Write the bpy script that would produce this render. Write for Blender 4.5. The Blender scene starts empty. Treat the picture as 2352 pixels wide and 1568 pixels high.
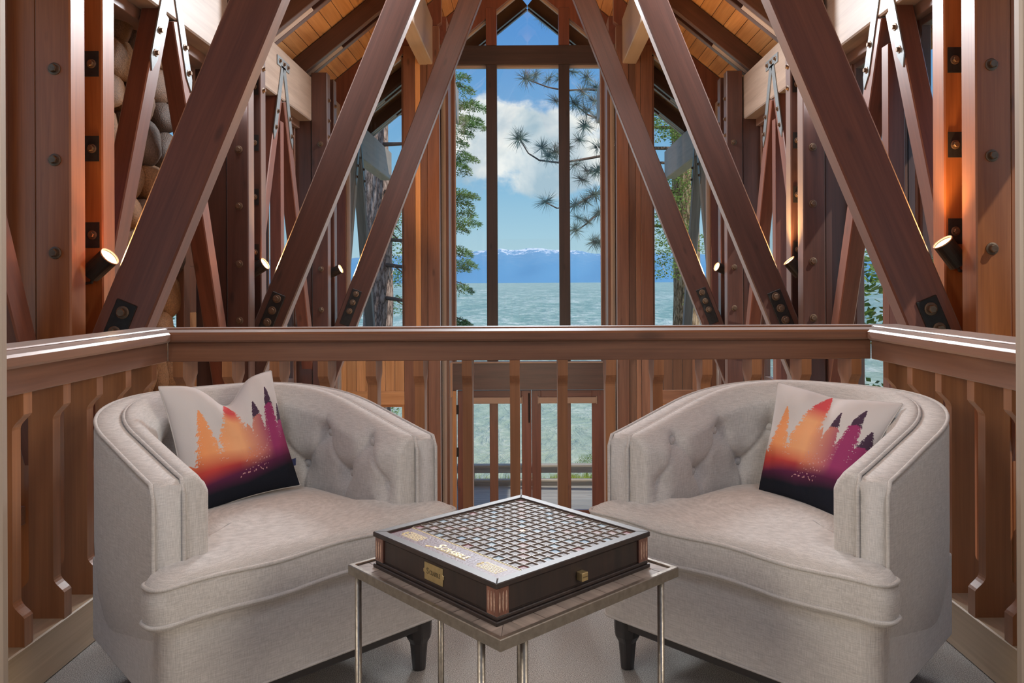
import bpy, math, random
import numpy as np
from mathutils import Vector, Matrix, noise
random.seed(7)
S = bpy.context.scene
COL = S.collection
PI = math.pi
F = 1820.0; CX = 1214.0; HY = 648.0; H = 1.2   # focal length in pixels, vanishing point, eye height
# ---------------- camera
cd = bpy.data.cameras.new('camera'); cam = bpy.data.objects.new('camera', cd); COL.objects.link(cam)
cam.location = (0, 0, H); cam.rotation_euler = (PI/2, 0.0045, 0)
cd.sensor_width = 36; cd.lens = F/2352*36; cd.shift_x = -38/2352; cd.shift_y = -136/2352
cd.clip_start = .05; cd.clip_end = 30000
S.camera = cam
S.view_settings.view_transform = 'Standard'; S.view_settings.look = 'None'
S.view_settings.exposure = 0.0; S.view_settings.gamma = 1; S.view_settings.use_curve_mapping = False
# ---------------- world: blue sky with cumulus
w = bpy.data.worlds.new('sky'); S.world = w; w.use_nodes = True
nt = w.node_tree; nt.nodes.clear()
def nd(nt, t, **k):
    n = nt.nodes.new(t)
    for a, v in k.items():
        if a.startswith('i_'):
            n.inputs[a[2:].replace('_', ' ')].default_value = v
        else: setattr(n, a, v)
    return n
def lk(nt, a, b): nt.links.new(a, b)
def mth(nt, op, a, b=None, c=None, clamp=False):
    n = nt.nodes.new('ShaderNodeMath'); n.operation = op; n.use_clamp = clamp
    for i, v in enumerate((a, b, c)):
        if v is None: continue
        if isinstance(v, (int, float)): n.inputs[i].default_value = v
        else: nt.links.new(v, n.inputs[i])
    return n.outputs[0]
def ramp(nt, fac, stops, interp='LINEAR'):
    n = nt.nodes.new('ShaderNodeValToRGB'); cr = n.color_ramp; cr.interpolation = interp
    while len(cr.elements) < len(stops): cr.elements.new(.5)
    for e, (p, c) in zip(cr.elements, stops):
        e.position = p; e.color = (*c, 1) if len(c) == 3 else c
    nt.links.new(fac, n.inputs[0]); return n.outputs[0]
def mix(nt, fac, a, b, mode='MIX'):
    n = nt.nodes.new('ShaderNodeMix'); n.data_type = 'RGBA'; n.blend_type = mode
    for i, v in ((0, fac), (6, a), (7, b)):
        if isinstance(v, (int, float)): n.inputs[i].default_value = v
        elif isinstance(v, tuple): n.inputs[i].default_value = (*v, 1)
        else: nt.links.new(v, n.inputs[i])
    return n.outputs[2]
tc = nd(nt, 'ShaderNodeTexCoord'); sp = nd(nt, 'ShaderNodeSeparateXYZ'); lk(nt, tc.outputs['Generated'], sp.inputs[0])
X_, Y_, Z_ = sp.outputs
yy = mth(nt, 'MAXIMUM', mth(nt, 'ABSOLUTE', Y_), .05)
el = Z_
grad = ramp(nt, el, [(0, (.50, .70, .76)), (.06, (.40, .63, .77)), (.14, (.23, .49, .74)), (.30, (.12, .33, .72)), (.6, (.07, .22, .55))])
# cloud masses: broad noise in direction space, shaped with a puffy edge
mp = nd(nt, 'ShaderNodeMapping'); mp.inputs['Scale'].default_value = (1, 1, 1.5); mp.inputs['Location'].default_value = (.0, 0, 0)
lk(nt, tc.outputs['Generated'], mp.inputs[0])
n1 = nd(nt, 'ShaderNodeTexNoise', i_Scale=13.0, i_Detail=9.0, i_Roughness=.58); lk(nt, mp.outputs[0], n1.inputs['Vector'])
n2 = nd(nt, 'ShaderNodeTexNoise', i_Scale=6.0, i_Detail=3.0, i_Roughness=.5); lk(nt, mp.outputs[0], n2.inputs['Vector'])
# one cumulus over the lake, x/y and z/y coordinates of its centre
u = mth(nt, 'DIVIDE', mth(nt, 'SUBTRACT', mth(nt, 'DIVIDE', X_, yy), .0), .150)
v = mth(nt, 'DIVIDE', mth(nt, 'SUBTRACT', mth(nt, 'DIVIDE', Z_, yy), .172), .064)
r2 = mth(nt, 'ADD', mth(nt, 'MULTIPLY', u, u), mth(nt, 'MULTIPLY', v, v))
blob = mth(nt, 'SUBTRACT', 1.0, r2)
blob = mth(nt, 'MAXIMUM', blob, -3)
front = mth(nt, 'GREATER_THAN', Y_, 0)
blob = mth(nt, 'ADD', mth(nt, 'MULTIPLY', blob, front), mth(nt, 'MULTIPLY', mth(nt, 'SUBTRACT', front, 1), 2))
m = mth(nt, 'ADD', mth(nt, 'MULTIPLY', blob, .9), mth(nt, 'MULTIPLY', mth(nt, 'SUBTRACT', n1.outputs[0], .5), 2.6))
m2 = mth(nt, 'SUBTRACT', mth(nt, 'MULTIPLY', mth(nt, 'SUBTRACT', n2.outputs[0], .56), 6), mth(nt, 'MULTIPLY', mth(nt, 'LESS_THAN', mth(nt, 'ABSOLUTE', u), 6.0), mth(nt, 'MULTIPLY', front, 3)))
m = mth(nt, 'MAXIMUM', m, m2)
mask = ramp(nt, m, [(0, (0, 0, 0)), (.42, (1, 1, 1))], 'EASE')
n3 = nd(nt, 'ShaderNodeTexNoise', i_Scale=9.0, i_Detail=7.0, i_Roughness=.55, i_Distortion=.3)
mp2 = nd(nt, 'ShaderNodeMapping'); mp2.inputs['Location'].default_value = (3, 2, 1.3); lk(nt, tc.outputs['Generated'], mp2.inputs[0]); lk(nt, mp2.outputs[0], n3.inputs['Vector'])
shade = mth(nt, 'ADD', n3.outputs[0], mth(nt, 'MULTIPLY', mth(nt, 'SUBTRACT', Z_, .17), 1.6))
cc = ramp(nt, shade, [(.36, (.42, .56, .66)), (.46, (.66, .74, .79)), (.55, (.97, .97, .94))])
skyc = mix(nt, mask, grad, cc)
bg = nd(nt, 'ShaderNodeBackground', i_Strength=1.0); lk(nt, skyc, bg.inputs[0])
wo = nd(nt, 'ShaderNodeOutputWorld'); lk(nt, bg.outputs[0], wo.inputs[0])
# ---------------- lights
def light(name, kind, loc, target, power, color, size=None, **k):
    d = bpy.data.lights.new(name, kind); d.energy = power; d.color = color
    if size and kind == 'AREA': d.shape = 'RECTANGLE'; d.size, d.size_y = size
    for a, v in k.items(): setattr(d, a, v)
    o = bpy.data.objects.new(name, d); COL.objects.link(o); o.location = loc
    dr = Vector(target) - Vector(loc); o.rotation_euler = dr.to_track_quat('-Z', 'Y').to_euler(); return o
light('sun', 'SUN', (8, 6, 14), (-1.5, 12, 0), 3.2, (1, .93, .82), angle=.01)
light('ridge_fill', 'AREA', (0, 9.25, 4.6), (0, 2.6, .4), 300, (.92, .96, 1), (1.3, .8))  # added area light above the view, brightens timber sides and seats
for xd in (-1.05, 1.065): light('loft_top_fill', 'AREA', (xd, 1.3, 2.6), (xd, 1.301, 0), 10, (.96, .97, 1), (.26, .9))  # added unseen pair for carpet and seats, reflections kept behind the mullions
light('side_fill', 'AREA', (1.5, 6.9, 4.2), (-2.6, 6.9, 1.0), 52, (.97, .98, 1), (.5, 3.6))  # added fill high inside the room, brightens timber side faces
light('side_fill', 'AREA', (-1.5, 6.9, 4.2), (2.6, 6.9, 1.0), 52, (.97, .98, 1), (.5, 3.6))  # same added fill for the opposite wall
light('loft_fill', 'AREA', (-2.45, -.4, 2.0), (.5, 3.2, .7), 58, (1, .86, .70), (.9, 1.2))  # added fill behind the camera, not a lamp of the loft
light('loft_fill', 'AREA', (2.45, -.4, 2.0), (-.5, 3.2, .7), 58, (1, .86, .70), (.9, 1.2))  # same added fill from the other side
light('ceiling_fill', 'AREA', (0, 6.2, 4.35), (0, 6.21, 6), 65, (1, .72, .42), (.3, 3))  # added unseen light to brighten the ceiling boards
light('lower_room_fill', 'AREA', (0, 6.4, -.6), (0, 12, -1.2), 32, (1, .80, .56), (2.0, 1.2))  # added unseen fill for the boards and doors below
# ---------------- helpers
W = {}
def link(o, parent=None, mw=None):
    COL.objects.link(o); mw = mw if mw is not None else Matrix.Identity(4)
    if parent is not None:
        o.parent = parent; o.matrix_basis = W[parent.name].inverted() @ mw
    else: o.matrix_basis = mw
    W[o.name] = mw; return o
def tag(o, label=None, cat=None, group=None, kind=None):
    if label: o['label'] = label
    if cat: o['category'] = cat
    if group: o['group'] = group
    if kind: o['kind'] = kind
    return o
def thing(name, loc, label, cat, group=None, rz=0):
    o = bpy.data.objects.new(name, None); o.empty_display_size = .1
    link(o, None, Matrix.Translation(loc) @ Matrix.Rotation(rz, 4, 'Z')); return tag(o, label, cat, group)
class M:
    def __init__(s): s.v = []; s.f = []
    def add(s, vs, fs):
        b = len(s.v); s.v += [tuple(x) for x in vs]; s.f += [tuple(b+i for i in f) for f in fs]; return s
    def box(s, x0, x1, y0, y1, z0, z1):
        return s.add([(x0,y0,z0),(x1,y0,z0),(x1,y1,z0),(x0,y1,z0),(x0,y0,z1),(x1,y0,z1),(x1,y1,z1),(x0,y1,z1)],
            [(0,3,2,1),(4,5,6,7),(0,1,5,4),(1,2,6,5),(2,3,7,6),(3,0,4,7)])
    def prism(s, poly, a0, a1, axis='y'):
        n = len(poly)
        def P(p, a): return (p[0], a, p[1]) if axis == 'y' else (a, p[0], p[1]) if axis == 'x' else (p[0], p[1], a)
        vs = [P(p, a0) for p in poly] + [P(p, a1) for p in poly]
        return s.add(vs, [tuple(range(n)), tuple(range(2*n-1, n-1, -1))] + [(i, n+i, n+(i+1) % n, (i+1) % n) for i in range(n)])
    def tube(s, pts, r, n=8, cap=True):
        pts = [Vector(p) for p in pts]; k = len(pts); rr = r if isinstance(r, (list, tuple)) else [r]*k
        t0 = (pts[1]-pts[0]).normalized(); up = Vector((0, 0, 1)) if abs(t0.z) < .9 else Vector((1, 0, 0))
        a = t0.cross(up).normalized(); vs = []
        for i, p in enumerate(pts):
            t = (pts[min(i+1, k-1)]-pts[max(i-1, 0)]).normalized()
            a = (a - t*a.dot(t)).normalized(); b = t.cross(a)
            vs += [p + (a*math.cos(2*PI*j/n) + b*math.sin(2*PI*j/n))*rr[i] for j in range(n)]
        fs = [(i*n+j, i*n+(j+1) % n, (i+1)*n+(j+1) % n, (i+1)*n+j) for i in range(k-1) for j in range(n)]
        if cap: fs += [tuple(range(n-1, -1, -1)), tuple((k-1)*n+j for j in range(n))]
        return s.add(vs, fs)
    def lathe(s, prof, n=20, c=(0, 0)):
        vs = [(c[0]+r*math.cos(2*PI*j/n), c[1]+r*math.sin(2*PI*j/n), z) for r, z in prof for j in range(n)]
        k = len(prof)
        return s.add(vs, [(i*n+j, i*n+(j+1) % n, (i+1)*n+(j+1) % n, (i+1)*n+j) for i in range(k-1) for j in range(n)]
            + [tuple(range(n-1, -1, -1)), tuple((k-1)*n+j for j in range(n))])
    def mesh(s, name, mat, smooth=False, auto=None):
        me = bpy.data.meshes.new(name); me.from_pydata(s.v, [], s.f); me.update()
        for mm in (mat if isinstance(mat, (list, tuple)) else [mat]): me.materials.append(mm)
        if smooth: me.polygons.foreach_set('use_smooth', [True]*len(me.polygons))
        return me
    def obj(s, name, mat, parent=None, mw=None, smooth=False, bevel=0, seg=1, local=False, fixn=True):
        me = s.mesh(name, mat, smooth)
        if fixn:
            import bmesh
            bm = bmesh.new(); bm.from_mesh(me); bmesh.ops.recalc_face_normals(bm, faces=bm.faces); bm.to_mesh(me); bm.free()
        o = bpy.data.objects.new(name, me)
        if local and parent is not None: mw = W[parent.name]
        link(o, parent, mw)
        if bevel:
            b = o.modifiers.new('bevel', 'BEVEL'); b.width = bevel; b.segments = seg; b.limit_method = 'ANGLE'; b.angle_limit = .6
        return o
def inst(me, name, parent, mw):
    o = bpy.data.objects.new(name, me); return link(o, parent, mw)
def frame(p0, p1, side):
    """matrix whose z runs p0->p1, x near `side`"""
    z = (Vector(p1)-Vector(p0)); L = z.length; z.normalize(); x = Vector(side); x = (x - z*x.dot(z)).normalized(); y = z.cross(x)
    m = Matrix((x, y, z)).transposed().to_4x4(); m.translation = p0; return m, L
def timber(name, p0, p1, wx, wy, mat, parent=None, side=(1, 0, 0), bevel=.006, kind=None):
    """square timber from p0 to p1 (axis line), wx across `side`, wy across the third axis"""
    m, L = frame(p0, p1, side)
    o = M().box(-wx/2, wx/2, -wy/2, wy/2, 0, L).obj(name, mat, parent, m, bevel=bevel)
    if kind: o['kind'] = kind
    return o
def tbox(name, x0, x1, y0, y1, z0, z1, mat, parent=None, bevel=.004, kind=None, axis=None):
    """axis aligned board, local z along its longest side so the grain follows it"""
    d = (x1-x0, y1-y0, z1-z0); ax = axis if axis is not None else d.index(max(d)); c = ((x0+x1)/2, (y0+y1)/2, (z0+z1)/2)
    p0 = list(c); p1 = list(c); p0[ax] = (x0, y0, z0)[ax]; p1[ax] = (x1, y1, z1)[ax]
    if ax == 0: return timber(name, p0, p1, d[1], d[2], mat, parent, (0, 1, 0), bevel, kind)
    if ax == 1: return timber(name, p0, p1, d[0], d[2], mat, parent, (1, 0, 0), bevel, kind)
    return timber(name, p0, p1, d[0], d[1], mat, parent, (1, 0, 0), bevel, kind)
# ---------------- materials
def newmat(name):
    m = bpy.data.materials.new(name); m.use_nodes = True; t = m.node_tree
    return m, t, t.nodes['Principled BSDF']
def plain(name, col, rough=.5, metal=0, spec=.5, coat=0, bump=0, bscale=40, var=0, emis=None):
    m, t, b = newmat(name)
    b.inputs['Base Color'].default_value = (*col, 1); b.inputs['Roughness'].default_value = rough
    b.inputs['Metallic'].default_value = metal; b.inputs['Specular IOR Level'].default_value = spec
    b.inputs['Coat Weight'].default_value = coat
    if emis: b.inputs['Emission Color'].default_value = (*emis[0], 1); b.inputs['Emission Strength'].default_value = emis[1]
    if bump or var:
        c = nd(t, 'ShaderNodeTexCoord'); n = nd(t, 'ShaderNodeTexNoise', i_Scale=float(bscale), i_Detail=5.0); lk(t, c.outputs['Object'], n.inputs['Vector'])
        if bump:
            bp = nd(t, 'ShaderNodeBump', i_Strength=bump, i_Distance=.01); lk(t, n.outputs[0], bp.inputs['Height']); lk(t, bp.outputs[0], b.inputs['Normal'])
        if var:
            cc = ramp(t, n.outputs[0], [(.3, tuple(x*(1-var) for x in col)), (.7, tuple(min(1, x*(1+var)) for x in col))]); lk(t, cc, b.inputs['Base Color'])
    return m
def wood(name, dark, light_, rough=.4, coat=.3, coatr=.3, scale=1.0, bump=.15, knots=True, vary=.25, contrast=1.0, sheen=.35):
    m, t, b = newmat(name)
    c = nd(t, 'ShaderNodeTexCoord'); oi = nd(t, 'ShaderNodeObjectInfo')
    va = nd(t, 'ShaderNodeVectorMath', operation='ADD'); lk(t, c.outputs['Object'], va.inputs[0])
    vm = nd(t, 'ShaderNodeVectorMath', operation='SCALE'); cb = nd(t, 'ShaderNodeCombineXYZ')
    lk(t, oi.outputs['Random'], cb.inputs[0]); lk(t, oi.outputs['Random'], cb.inputs[1]); lk(t, oi.outputs['Random'], cb.inputs[2])
    lk(t, cb.outputs[0], vm.inputs[0]); vm.inputs['Scale'].default_value = 37.0; lk(t, vm.outputs[0], va.inputs[1])
    mp = nd(t, 'ShaderNodeMapping'); mp.inputs['Scale'].default_value = (14*scale, 14*scale, .9*scale); lk(t, va.outputs[0], mp.inputs[0])
    n = nd(t, 'ShaderNodeTexNoise', i_Scale=1.0, i_Detail=4.0, i_Roughness=.6, i_Distortion=.5); lk(t, mp.outputs[0], n.inputs['Vector'])
    mp2 = nd(t, 'ShaderNodeMapping'); mp2.inputs['Scale'].default_value = (120*scale, 120*scale, 3*scale); lk(t, va.outputs[0], mp2.inputs[0])
    f = nd(t, 'ShaderNodeTexNoise', i_Scale=1.0, i_Detail=2.0); lk(t, mp2.outputs[0], f.inputs['Vector'])
    s = mth(t, 'ADD', mth(t, 'MULTIPLY', n.outputs[0], .72), mth(t, 'MULTIPLY', f.outputs[0], .28))
    lo = .5-.17/contrast; hi = .5+.17/contrast
    col = ramp(t, s, [(lo, dark), (hi, light_)])
    if knots:
        mp3 = nd(t, 'ShaderNodeMapping'); mp3.inputs['Scale'].default_value = (5, 5, 1.7); lk(t, va.outputs[0], mp3.inputs[0])
        vo = nd(t, 'ShaderNodeTexVoronoi', i_Scale=1.0); lk(t, mp3.outputs[0], vo.inputs['Vector'])
        kf = ramp(t, vo.outputs['Distance'], [(.05, (1, 1, 1)), (.12, (0, 0, 0))]); col = mix(t, mth(t, 'MULTIPLY', kf, .55), col, tuple(x*.35 for x in dark))
    hsv = nd(t, 'ShaderNodeHueSaturation'); lk(t, col, hsv.inputs['Color'])
    lk(t, mth(t, 'ADD', 1-vary/2, mth(t, 'MULTIPLY', oi.outputs['Random'], vary)), hsv.inputs['Value'])
    lk(t, hsv.outputs[0], b.inputs['Base Color']); b.inputs['Roughness'].default_value = rough
    b.inputs['Coat Weight'].default_value = coat; b.inputs['Coat Roughness'].default_value = coatr
    b.inputs['Sheen Weight'].default_value = sheen; b.inputs['Sheen Roughness'].default_value = .45; b.inputs['Sheen Tint'].default_value = (1, .96, .93, 1)
    bp = nd(t, 'ShaderNodeBump', i_Strength=bump, i_Distance=.002); lk(t, s, bp.inputs['Height']); lk(t, bp.outputs[0], b.inputs['Normal'])
    return m
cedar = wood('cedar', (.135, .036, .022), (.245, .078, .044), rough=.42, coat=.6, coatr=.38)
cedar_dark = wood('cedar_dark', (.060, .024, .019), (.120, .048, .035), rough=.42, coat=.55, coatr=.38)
cedar_lamplit = wood('cedar_lamplit', (.26, .075, .018), (.44, .15, .042), rough=.42, coat=.6, coatr=.38, sheen=.15)  # cedar with warm lamplight put into its colour, for the nearest posts
mullion_backlit = wood('mullion_backlit', (.035, .022, .020), (.065, .040, .034), rough=.5, coat=.2, sheen=.2)  # backlit shade of mullions and transom is put into this colour
cedar_trim = wood('cedar_trim', (.15, .062, .035), (.26, .115, .065), rough=.42, coat=.5, coatr=.35)
rail_wood = wood('rail_wood', (.16, .062, .032), (.30, .13, .068), rough=.36, coat=.8, coatr=.30)
baluster_wood = wood('baluster_wood', (.27, .100, .034), (.48, .205, .080), rough=.45, coat=.6, coatr=.38, knots=False, vary=.3, sheen=.25)
pale_wood = wood('pale_wood', (.42, .31, .24), (.60, .47, .38), rough=.5, coat=.2, coatr=.4)
kick_wood = wood('kick_wood', (.40, .27, .14), (.60, .44, .27), rough=.45, coat=.4, coatr=.35, knots=False)
beam_wood = wood('beam_wood', (.30, .21, .155), (.46, .35, .27), rough=.5, coat=.2, coatr=.4)
jamb_wood = wood('jamb_wood', (.34, .27, .21), (.46, .38, .31), rough=.45, coat=.2, knots=False, contrast=.7)
ceil_wood = wood('ceiling_pine', (.66, .30, .09), (.95, .55, .22), rough=.5, coat=.2, vary=.3, scale=.8)
orange_wood = wood('orange_fir', (.60, .29, .11), (.84, .46, .21), rough=.45, coat=.3, vary=.25, knots=False)
brown_board = wood('brown_board', (.13, .055, .03), (.24, .11, .06), rough=.45, coat=.4, vary=.6)
grey_wood = wood('weathered_wood', (.22, .22, .22), (.42, .40, .38), rough=.8, coat=0)
steel = plain('galvanised_steel', (.27, .30, .315), .5, metal=.5, bump=.05, bscale=60, var=.08)
bolt_m = plain('bolt_bronze', (.20, .14, .10), .45, metal=.7, var=.2, bscale=30)
black_plate = plain('black_steel', (.030, .030, .032), .55, metal=.4, var=.2)
def glassmat():
    m = bpy.data.materials.new('window_glass'); m.use_nodes = True; t = m.node_tree; t.nodes.clear()
    tr = nd(t, 'ShaderNodeBsdfTransparent'); tr.inputs[0].default_value = (.97, .985, .98, 1)
    gl = nd(t, 'ShaderNodeBsdfGlossy', i_Roughness=.02); lw = nd(t, 'ShaderNodeLayerWeight', i_Blend=.5)
    fo = mth(t, 'ADD', .03, mth(t, 'MULTIPLY', mth(t, 'POWER', lw.outputs['Facing'], 5.0), .6))
    mx = nd(t, 'ShaderNodeMixShader'); lk(t, fo, mx.inputs[0]); lk(t, tr.outputs[0], mx.inputs[1]); lk(t, gl.outputs[0], mx.inputs[2])
    o = nd(t, 'ShaderNodeOutputMaterial'); lk(t, mx.outputs[0], o.inputs[0]); return m
glass = glassmat()
# hexagon bolt with washer, axis +z (head up)
def bolt_mesh(r=.02):
    m = M(); n = 6
    m.lathe([(r*1.5, 0), (r*1.5, .004), (r*1.2, .006)], 16)
    m.add([(r*math.cos(PI/3*j), r*math.sin(PI/3*j), z) for z in (.004, .022) for j in range(6)] + [(r*.85*math.cos(PI/3*j), r*.85*math.sin(PI/3*j), .026) for j in range(6)],
        [(j, (j+1) % 6, 6+(j+1) % 6, 6+j) for j in range(6)] + [(6+j, 6+(j+1) % 6, 12+(j+1) % 6, 12+j) for j in range(6)] + [tuple(range(12, 18))])
    return m.mesh('bolt', bolt_m)
BOLT = bolt_mesh()
def bolt(parent, p, nrm, s=1.0):
    m, _ = frame(p, Vector(p)+Vector(nrm), (0.3, .2, 1) if abs(Vector(nrm).normalized().z) < .9 else (1, 0, 0))
    return inst(BOLT, 'bolt', parent, m @ Matrix.Scale(s, 4))
def Px(x, y, d):
    """point seen at photograph pixel x, y when it stands d metres away in depth"""
    return Vector(((x-CX)/F*d, d, H-(y-HY-(CX-x)*.0045)/F*d))
# ================= SETTING =================
def struct(o, label=None):
    o['kind'] = 'structure'
    if label: o['label'] = label
    return o
def carpet_mat():
    m, t, b = newmat('carpet'); c = nd(t, 'ShaderNodeTexCoord')
    n = nd(t, 'ShaderNodeTexNoise', i_Scale=330.0, i_Detail=3.0, i_Roughness=.7); lk(t, c.outputs['Object'], n.inputs['Vector'])
    n2 = nd(t, 'ShaderNodeTexNoise', i_Scale=8.0, i_Detail=3.0); lk(t, c.outputs['Object'], n2.inputs['Vector'])
    col = ramp(t, n.outputs[0], [(.36, (.21, .20, .185)), (.48, (.54, .525, .50)), (.60, (.90, .885, .86))])
    col = mix(t, mth(t, 'MULTIPLY', n2.outputs[0], .3), col, (.46, .43, .39)); lk(t, col, b.inputs['Base Color'])
    b.inputs['Roughness'].default_value = .95; b.inputs['Specular IOR Level'].default_value = .1
    bp = nd(t, 'ShaderNodeBump', i_Strength=1.0, i_Distance=.008); lk(t, n.outputs[0], bp.inputs['Height']); lk(t, bp.outputs[0], b.inputs['Normal'])
    return m
carpet = carpet_mat()
struct(M().prism([(-2.9, -3), (2.9, -3), (2.9, 2.0), (1.55, 2.0), (1.55, 3.38), (-1.63, 3.38), (-1.63, 2.0), (-2.9, 2.0)], -.3, 0, 'z').obj('floor', carpet), 'grey flecked loop carpet of the loft')
struct(M().box(-3.1, 3.1, 3.6, 12.3, -2.75, -2.55).obj('floor', orange_wood), 'wooden floor of the room below')
# loft enclosure behind the camera
loft_paint = plain('loft_paint', (.62, .57, .50), .8, bump=.05)
struct(M().box(-2.9, 2.9, -3.15, -3, 0, 2.7).obj('wall_back', loft_paint))
struct(M().box(-3.05, -2.92, -3, 1.5, 0, 2.7).obj('wall_loft_left', loft_paint))
struct(M().box(2.92, 3.05, -3, 1.5, 0, 2.7).obj('wall_loft_right', loft_paint))
# roof: ridge over x=0, planks laid lengthwise
RS = .81; RC = 6.27
ang = math.atan(RS); ca, sa = math.cos(ang), math.sin(ang)
for s, side in ((-1, 'left'), (1, 'right')):
    poly = [(0, RC+.06), (s*3.7, RC+.06-RS*3.7), (s*3.7, RC+.2-RS*3.7), (0, RC+.2)]
    r = struct(M().prism(poly, -3.2, 14.1).obj('ceiling', cedar_dark), 'roof deck over the %s half, boarded in knotty pine' % side)
    L = 3.7/ca; n = 26; pw = L/n
    for k in range(n):
        a = (k+.5)*pw; cx = s*a*ca; cz = RC+.045-a*sa
        m = Matrix.Translation((cx, 1.5, cz)) @ Matrix.Rotation(s*ang, 4, 'Y') @ Matrix.Rotation(-PI/2, 4, 'X')
        # local z -> +Y, local y -> -z
        o = M().box(-pw/2+.003, pw/2-.003, -.02, .02, 0, 12.55).obj('plank', ceil_wood, r, m, bevel=.003)
# ---------------- timber posts in pairs
D = [4.35, 7.0, 9.7]
XI = {(-1, 0): 2.512, (-1, 1): 2.47, (-1, 2): 2.455, (1, 0): 2.46, (1, 1): 2.43, (1, 2): 2.435}
whereL = ['nearest the left rail', 'second from the left rail', 'beside the left gable window']
whereR = ['nearest the right rail', 'second from the right rail', 'beside the right gable window']
for s in (-1, 1):
    for i in range(3):
        xi = XI[s, i]; xo = xi+.195; d = D[i]
        t = thing('timber_post', (s*xi, d, -2.55), 'tall double-plank cedar post with bolts, ' + (whereL if s < 0 else whereR)[i], 'post')
        xa, xb = sorted((s*xi, s*xo))
        for (y0, y1) in ((d, d+.15), (d+.33, d+.47)):
            tbox('plank', xa, xb, y0, y1, -2.55, 3.78, cedar_lamplit if i == 0 else cedar_dark, t, bevel=.008)
        for z in (.87, 1.37, 1.88, 2.38, 2.9):
            bolt(t, (s*(xi+.085), d, z+.003), (0, -1, 0), 1.15)
            if i < 2 and z > .9:
                pz = z+.12
                M().box(-.055, .055, -.006, 0, -.075, .075).obj('plate', black_plate, t, Matrix.Translation((s*(xi+.075), d+.33, pz)))
                bolt(t, (s*(xi+.06), d+.324, pz), (0, -1, 0), .9)
        for z in (3.0, 3.2, 3.45):
            for yc in (d+.075, d+.4): bolt(t, (s*xi, yc, z), (-s, 0, 0), .9)
        # outer wall stud behind the posts
        tb = tbox('stud', *sorted((s*(xo+.01), s*2.95)), d+.02, d+.46, -2.55, 3.2, cedar_lamplit if i == 0 else cedar_dark, t)
        # blocking between the planks
        tbox('block', *sorted((s*(xi+.03), s*xo)), d+.15, d+.33, -.35, .55, cedar_dark, t)
# ---------------- diagonal braces to the ridge
SL = .40
bw = [.28, .258, .257]
def brace_x(s, i, z):   # outer (upper) edge line
    y = HY-(z-H)/(D[i]+.165)*F
    px = {(-1, 0): (525, 213), (-1, 1): (888, 577), (-1, 2): (1055, 765), (1, 0): (1893, 2206), (1, 1): (1538, 1840), (1, 2): (1372, 1665)}[s, i]
    x = px[0]+(px[1]-px[0])*y/750
    return (x-CX)/F*(D[i]+.165)
nb = ['nearest', 'middle', 'farthest']
for s in (-1, 1):
    for i in range(3):
        d = D[i]; y0, y1 = d+.165, d+.165+.13
        z0, z1 = -.2, 5.9
        a = Vector((brace_x(s, i, z0), y0, z0)); b = Vector((brace_x(s, i, z1), y0, z1)); dr = (b-a).normalized()
        inn = Vector((-s, 0, 0)); inn = (inn-dr*inn.dot(dr)).normalized()
        off = inn*(bw[i]/2)+Vector((0, .065, 0))
        t = thing('diagonal_brace', tuple(a+off), '%s of the three slanting cedar braces on the %s' % (nb[i], 'left' if s < 0 else 'right'), 'brace')
        timber('beam', a+off, b+off, bw[i], .13, cedar if i == 0 else cedar_dark, t, side=inn, bevel=.01)  # farther braces use a darker cedar, their dimness put into the colour
        # bolted plate near the foot
        zc = 1.03 if i == 0 else 1.0
        tt = (zc-z0)/dr.z; c = a+dr*tt+inn*(bw[i]*.45)
        m, _ = frame(c, c+dr, inn)
        pl = .30
        M().box(-.062, .062, *((-.009, .004) if s < 0 else (-.004, .009)), -pl, .125 if i == 0 else .165).obj('plate', black_plate, t, m @ Matrix.Translation((0, 0, 0)), bevel=.004)
        for k in ((-.062, .062) if i == 0 else (-.114, 0, .114)):
            q = c+dr*k; q.y = y0-.009; bolt(t, q, (0, -1, 0), 1.25)
# ---------------- eave beams, purlins
for s in (-1, 1):
    tag(tbox('eave_beam', *sorted((s*2.65, s*2.86)), 2.0, 15.4, 3.19, 3.73, beam_wood, None, bevel=.012), 'long pale eave beam over the %s wall, passing outside' % ('left' if s < 0 else 'right'), 'beam')
    tag(tbox('purlin', *sorted((s*1.34, s*1.54)), 6.0, 15.4, 4.28, 4.92, jamb_wood, None, bevel=.012), 'pale roof purlin on the %s of the peaked window' % ('left' if s < 0 else 'right'), 'beam')
# ---------------- rafters (paired planks with a spacer block at the foot)
RY = [4.35, 5.68, 7.02, 8.35, 9.72, 11.45, 12.65, 13.75]
rl = ['first', 'second', 'third', 'fourth', 'fifth', 'sixth', 'seventh', 'eighth']
for s in (-1, 1):
    for k, y in enumerate(RY):
        if k == 5: continue
        zb = lambda x: 6.0-RS*abs(x)
        x1 = s*(3.3)
        t = thing('rafter', (s*2.7, y, zb(2.7)), '%s double rafter of the %s roof slope, counted from the loft' % (rl[k if k < 5 else k-1], 'left' if s < 0 else 'right'), 'rafter', 'double rafters')
        out = Vector((s*ca, 0, -sa)); nrm = Vector((s*sa, 0, ca))
        for y0 in (y, y+.19 if k < 6 else y+.2):
            p0 = Vector((0, y0+.045, 6.0))+nrm*.105; p1 = p0+out*(3.35/ca)
            timber('plank', p0, p1, .21, .09, cedar_dark if k < 6 else cedar_dark, t, side=nrm, bevel=.006)
        q0 = Vector((s*2.75, y+.14, zb(2.75)))+nrm*.06; q1 = Vector((s*2.30, y+.14, zb(2.30)))+nrm*.06
        timber('block', q0, q1, .12, .10, pale_wood, t, side=nrm, bevel=.006)
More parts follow.
